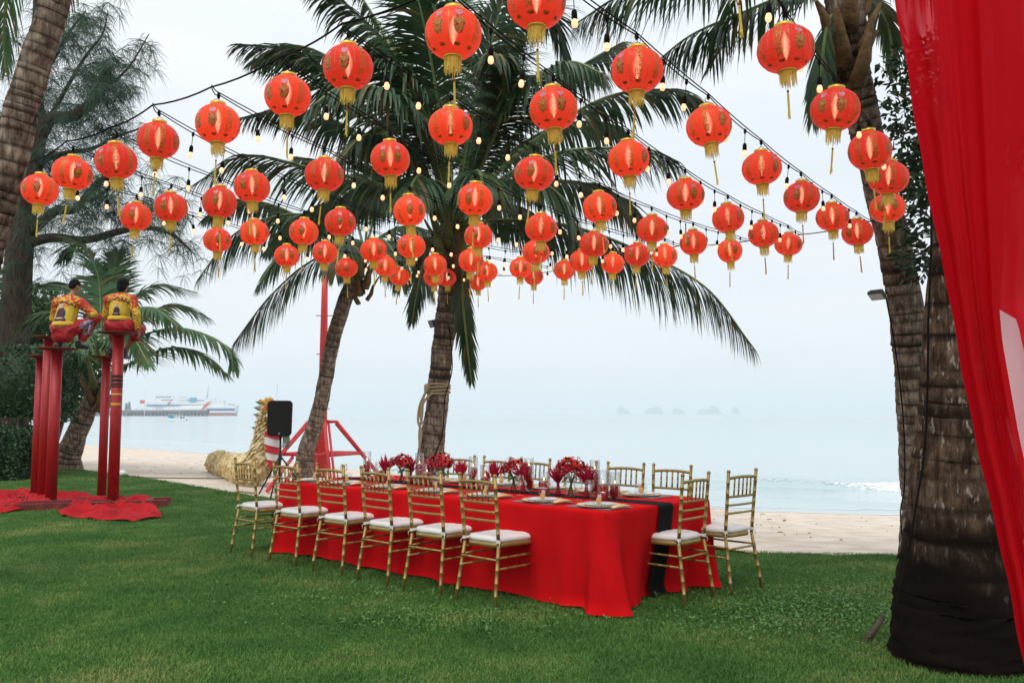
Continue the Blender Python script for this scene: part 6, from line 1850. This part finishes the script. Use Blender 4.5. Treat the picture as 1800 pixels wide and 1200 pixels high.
# ================================================================== RED DRAPE AT THE RIGHT
m, n, l, p = new_mat('red_drape')
p.inputs['Base Color'].default_value = (0.74, 0.004, 0.014, 1); p.inputs['Roughness'].default_value = 0.8; p.inputs['Specular IOR Level'].default_value = .2
tr = n.new('ShaderNodeBsdfTranslucent'); tr.inputs['Color'].default_value = (0.72, 0.006, 0.02, 1)
ms = n.new('ShaderNodeMixShader'); ms.inputs[0].default_value = 0.5
tpn = n.new('ShaderNodeBsdfTransparent'); tpn.inputs[0].default_value = (1, .25, .28, 1)
m2 = n.new('ShaderNodeMixShader')
tcn = n.new('ShaderNodeTexCoord'); mpn = n.new('ShaderNodeMapping'); mpn.inputs['Scale'].default_value = (9, 9, 1.2); mpn.inputs['Rotation'].default_value = (0, R(-8), 0); l.new(tcn.outputs['Object'], mpn.inputs['Vector'])
nzn = n.new('ShaderNodeTexNoise'); nzn.inputs['Scale'].default_value = 2.2; nzn.inputs['Detail'].default_value = 6; l.new(mpn.outputs[0], nzn.inputs['Vector'])
mrn = n.new('ShaderNodeMapRange'); mrn.inputs['From Min'].default_value = .48; mrn.inputs['From Max'].default_value = .78; mrn.inputs['To Min'].default_value = .01; mrn.inputs['To Max'].default_value = .32; l.new(nzn.outputs['Fac'], mrn.inputs['Value']); l.new(mrn.outputs[0], m2.inputs[0])
bmp = n.new('ShaderNodeBump'); bmp.inputs['Strength'].default_value = .6; bmp.inputs['Distance'].default_value = .015; l.new(nzn.outputs['Fac'], bmp.inputs['Height']); l.new(bmp.outputs[0], p.inputs['Normal'])
l.new(p.outputs[0], ms.inputs[1]); l.new(tr.outputs[0], ms.inputs[2]); l.new(ms.outputs[0], m2.inputs[1]); l.new(tpn.outputs[0], m2.inputs[2]); l.new(m2.outputs[0], n['Material Output'].inputs['Surface'])
M['drape'] = m
m, n, l, p = new_mat('sheer_red_voile')
p.inputs['Base Color'].default_value = (0.80, 0.25, 0.27, 1); p.inputs['Roughness'].default_value = 0.8
tpn = n.new('ShaderNodeBsdfTransparent'); tpn.inputs[0].default_value = (1, .80, .80, 1)
ms = n.new('ShaderNodeMixShader'); ms.inputs[0].default_value = 0.32
l.new(p.outputs[0], ms.inputs[1]); l.new(tpn.outputs[0], ms.inputs[2]); l.new(ms.outputs[0], n['Material Output'].inputs['Surface'])
M['voile'] = m
DC = 2.3
b0 = gz(1900, 1290); b0 = dep(1960, 1400, DC); b0[2] = 0
dp = thing('red_drape', 'sheer red fabric drape hanging in the right foreground', 'drape', b0)
edge = np.array([(-160, 1548), (0, 1570), (150, 1600), (400, 1642), (650, 1692), (900, 1743), (1170, 1802), (1330, 1838), (1600, 1895)])
def edge_x(y): return np.interp(y, edge[:, 0], edge[:, 1])
slit = np.array([(-160, 1740), (300, 1752), (545, 1757), (600, 1762), (760, 1790), (860, 1812), (1000, 1835), (1600, 1930)])
slit_r = np.array([(-160, 1715), (300, 1727), (535, 1738), (562, 1786), (620, 1800), (760, 1818), (850, 1832), (1000, 1838), (1600, 1932)])
def panel(fa, fb, name, m_, d, seed, amp=.022, nx=46):
    rr = random.Random(seed); ph = [rr.uniform(0, 6.28) for _ in range(6)]
    rows = []
    for y in np.linspace(-160, 1405, 90):
        xa, xb = fa(y), fb(y); row = []
        for j in range(nx):
            s = j / (nx - 1); px_ = xa + (xb - xa) * s
            a_ = amp * (.5 + .5 * (y + 160) / 1500)
            dz = a_ * (math.sin(s * 11 + ph[0] + y * .0006) + .6 * math.sin(s * 21 + ph[1] - y * .001) + .25 * math.sin(s * 43 + ph[2] + y * .002)) * min(1, s * 6 + .15)
            wob = 2.2 * math.sin(y * .013 + ph[3]) + 1.2 * math.sin(y * .041 + ph[4])
            q_ = dep(px_ + wob * (1 - s), y, d + dz); q_[2] = max(q_[2], .012)
            row.append(tuple(q_))
        rows.append(row)
    mb = MB(); mb.grid(rows); return mb.build(name, m_, dp, world=True)
panel(edge_x, lambda y: np.interp(y, slit[:, 0], slit[:, 1]), 'front_panel', M['drape'], DC, 1, .03)
panel(lambda y: np.interp(y, slit_r[:, 0], slit_r[:, 1]), lambda y: 2350, 'side_panel', M['drape'], DC + .07, 2, .035, 70)
panel(lambda y: edge_x(y) + 70, lambda y: 1960 + y * .05, 'voile_lining', M['voile'], DC + .12, 3, .02)
# ================================================================== SMALL THINGS
# rope on the middle palm
cR = dep(769, 683, D1)
rp = thing('mooring_rope', 'beige rope wound round the middle palm trunk with a hanging loop', 'rope', cR)
for k in range(4):
    mb = MB(); mb.tube([(.185 * math.cos(a), .185 * math.sin(a), -.055 + .034 * k + .02 * math.sin(a + k)) for a in np.linspace(0, 6.283, 30)], .018, 7); mb.build('coil', M['rope'], rp)
for pl in ([(752, 680), (744, 700), (742, 730), (737, 760), (738, 790)], [(752, 682), (738, 712), (735, 740), (741, 760), (736, 792)], [(760, 690), (746, 705), (739, 725), (742, 745)]):
    mb = MB(); mb.tube(spline([dep(a, b_, D1 - .2) for a, b_ in pl], 24), .018, 7); mb.build('hanging_loop', M['rope'], rp, world=True)
mb = MB(); mb.ell((-.14, -.15, 0), (.05, .05, .07), 10, 8); mb.build('knot', M['rope'], rp)
def floodlight(px, py, d, rz, label, tilt=.3):
    c = dep(px, py, d); t = thing('floodlight', label, 'floodlight', c, rz, 'floodlights on the palms')
    mb = MB(); mb.box((0, -.05, 0), (.15, .03, .11)); mb.box((0, -.028, 0), (.13, .03, .09), 0); hs = mb.build('housing', M['black'], t, smooth=False); hs.rotation_euler = (tilt, 0, 0)
    mb = MB(); mb.box((0, -.067, 0), (.13, .006, .09)); mb.build('lens', M['grey_metal'], hs, smooth=False)
    mb = MB(); mb.tube([(-.07, 0, 0), (-.07, .06, -.02), (.07, .06, -.02), (.07, 0, 0)], .008, 6); mb.build('bracket', M['black'], t)
floodlight(1544, 512, D3 - .32, R(-50), 'grey-faced floodlight bracketed to the right palm trunk', 1.0)
floodlight(764, 567, D1 - .2, R(-60), 'small black floodlight on the middle palm trunk', .4)
def trunk_cable(pl, d, label, r_=.008):
    o = thing('power_cable', label, 'cable', dep(pl[0][0], pl[0][1], d), 0, 'cables on the palms')
    mb = MB(); mb.tube(spline([dep(a, b_, d) for a, b_ in pl], 50), r_, 6); mb.build('cable', M['cable'], o, world=True)
trunk_cable([(1556, 515), (1575, 620), (1588, 740), (1590, 850), (1583, 900), (1588, 960), (1590, 985)], D3 - .30, 'black cable down the right palm trunk from its floodlight', .007)
trunk_cable([(1636, 330), (1637, 430), (1632, 560), (1630, 700), (1624, 800), (1608, 900), (1590, 1000), (1565, 1100)], D4 - .28, 'black cable down the left side of the thick near trunk', .006)
trunk_cable([(790, 575), (795, 640), (790, 672), (782, 700), (778, 760), (765, 800)], D1 - .19, 'thin black cable down the middle palm trunk', .009)
b0 = gz(1536, 1124)
sk_ = thing('wooden_stake', 'short brown wooden stake leaning out of the grass by the near trunk', 'stake', b0)
mb = MB(); mb.tube([(-.10, -.06, -.01), (0, 0, .05), (.09, .06, .13)], [.016, .018, .016], 8); mb.build('stake', M['branch'], sk_)
b0 = gz(214, 836)
fl = thing('white_float', 'small white float lying at the lawn edge by the beach', 'float', b0)
mb = MB(); mb.ell((0, 0, .06), (.10, .08, .075), 14, 10); mb.build('shell', M['white'], fl)
mb = MB(); mb.lathe([(.015, 0), (.022, .01), (.015, .02)], 8, (.10, 0, .06)); mb.build('eyelet', M['white'], fl)
o = thing('beach_line', 'thin dark rope lying across the sand towards the dragon', 'rope', gz(235, 842, -.06))
mb = MB(); S = []
for a, b_ in ((235, 842), (300, 839), (360, 836), (430, 831)):
    q = gz(a, b_, -.08)
    q[2] = ground_z(q[0], q[1]) + .015; S.append(q)
mb.tube(spline(S, 30), .012, 5); mb.build('line', M['branch'], o, world=True)

# ================================================================== SEA HAZE
mb = MB(); mb.box((0, 3460, 76), (13400, 7040, 160))
hz = mb.build('haze', None if False else M['white'], smooth=False)
hz.data.materials.clear()
m = bpy.data.materials.new('sea_haze'); m.use_nodes = True
n, l = m.node_tree.nodes, m.node_tree.links
n.clear(); out = n.new('ShaderNodeOutputMaterial'); pv = n.new('ShaderNodeVolumePrincipled')
pv.inputs['Color'].default_value = (0.93, 0.97, 1.0, 1); pv.inputs['Density'].default_value = 0.00032; pv.inputs['Anisotropy'].default_value = 0.35
l.new(pv.outputs[0], out.inputs['Volume'])
hz.data.materials.append(m)
hz['kind'] = 'stuff'
tag(hz, 'pale sea haze fading the ferry and islets', 'haze')
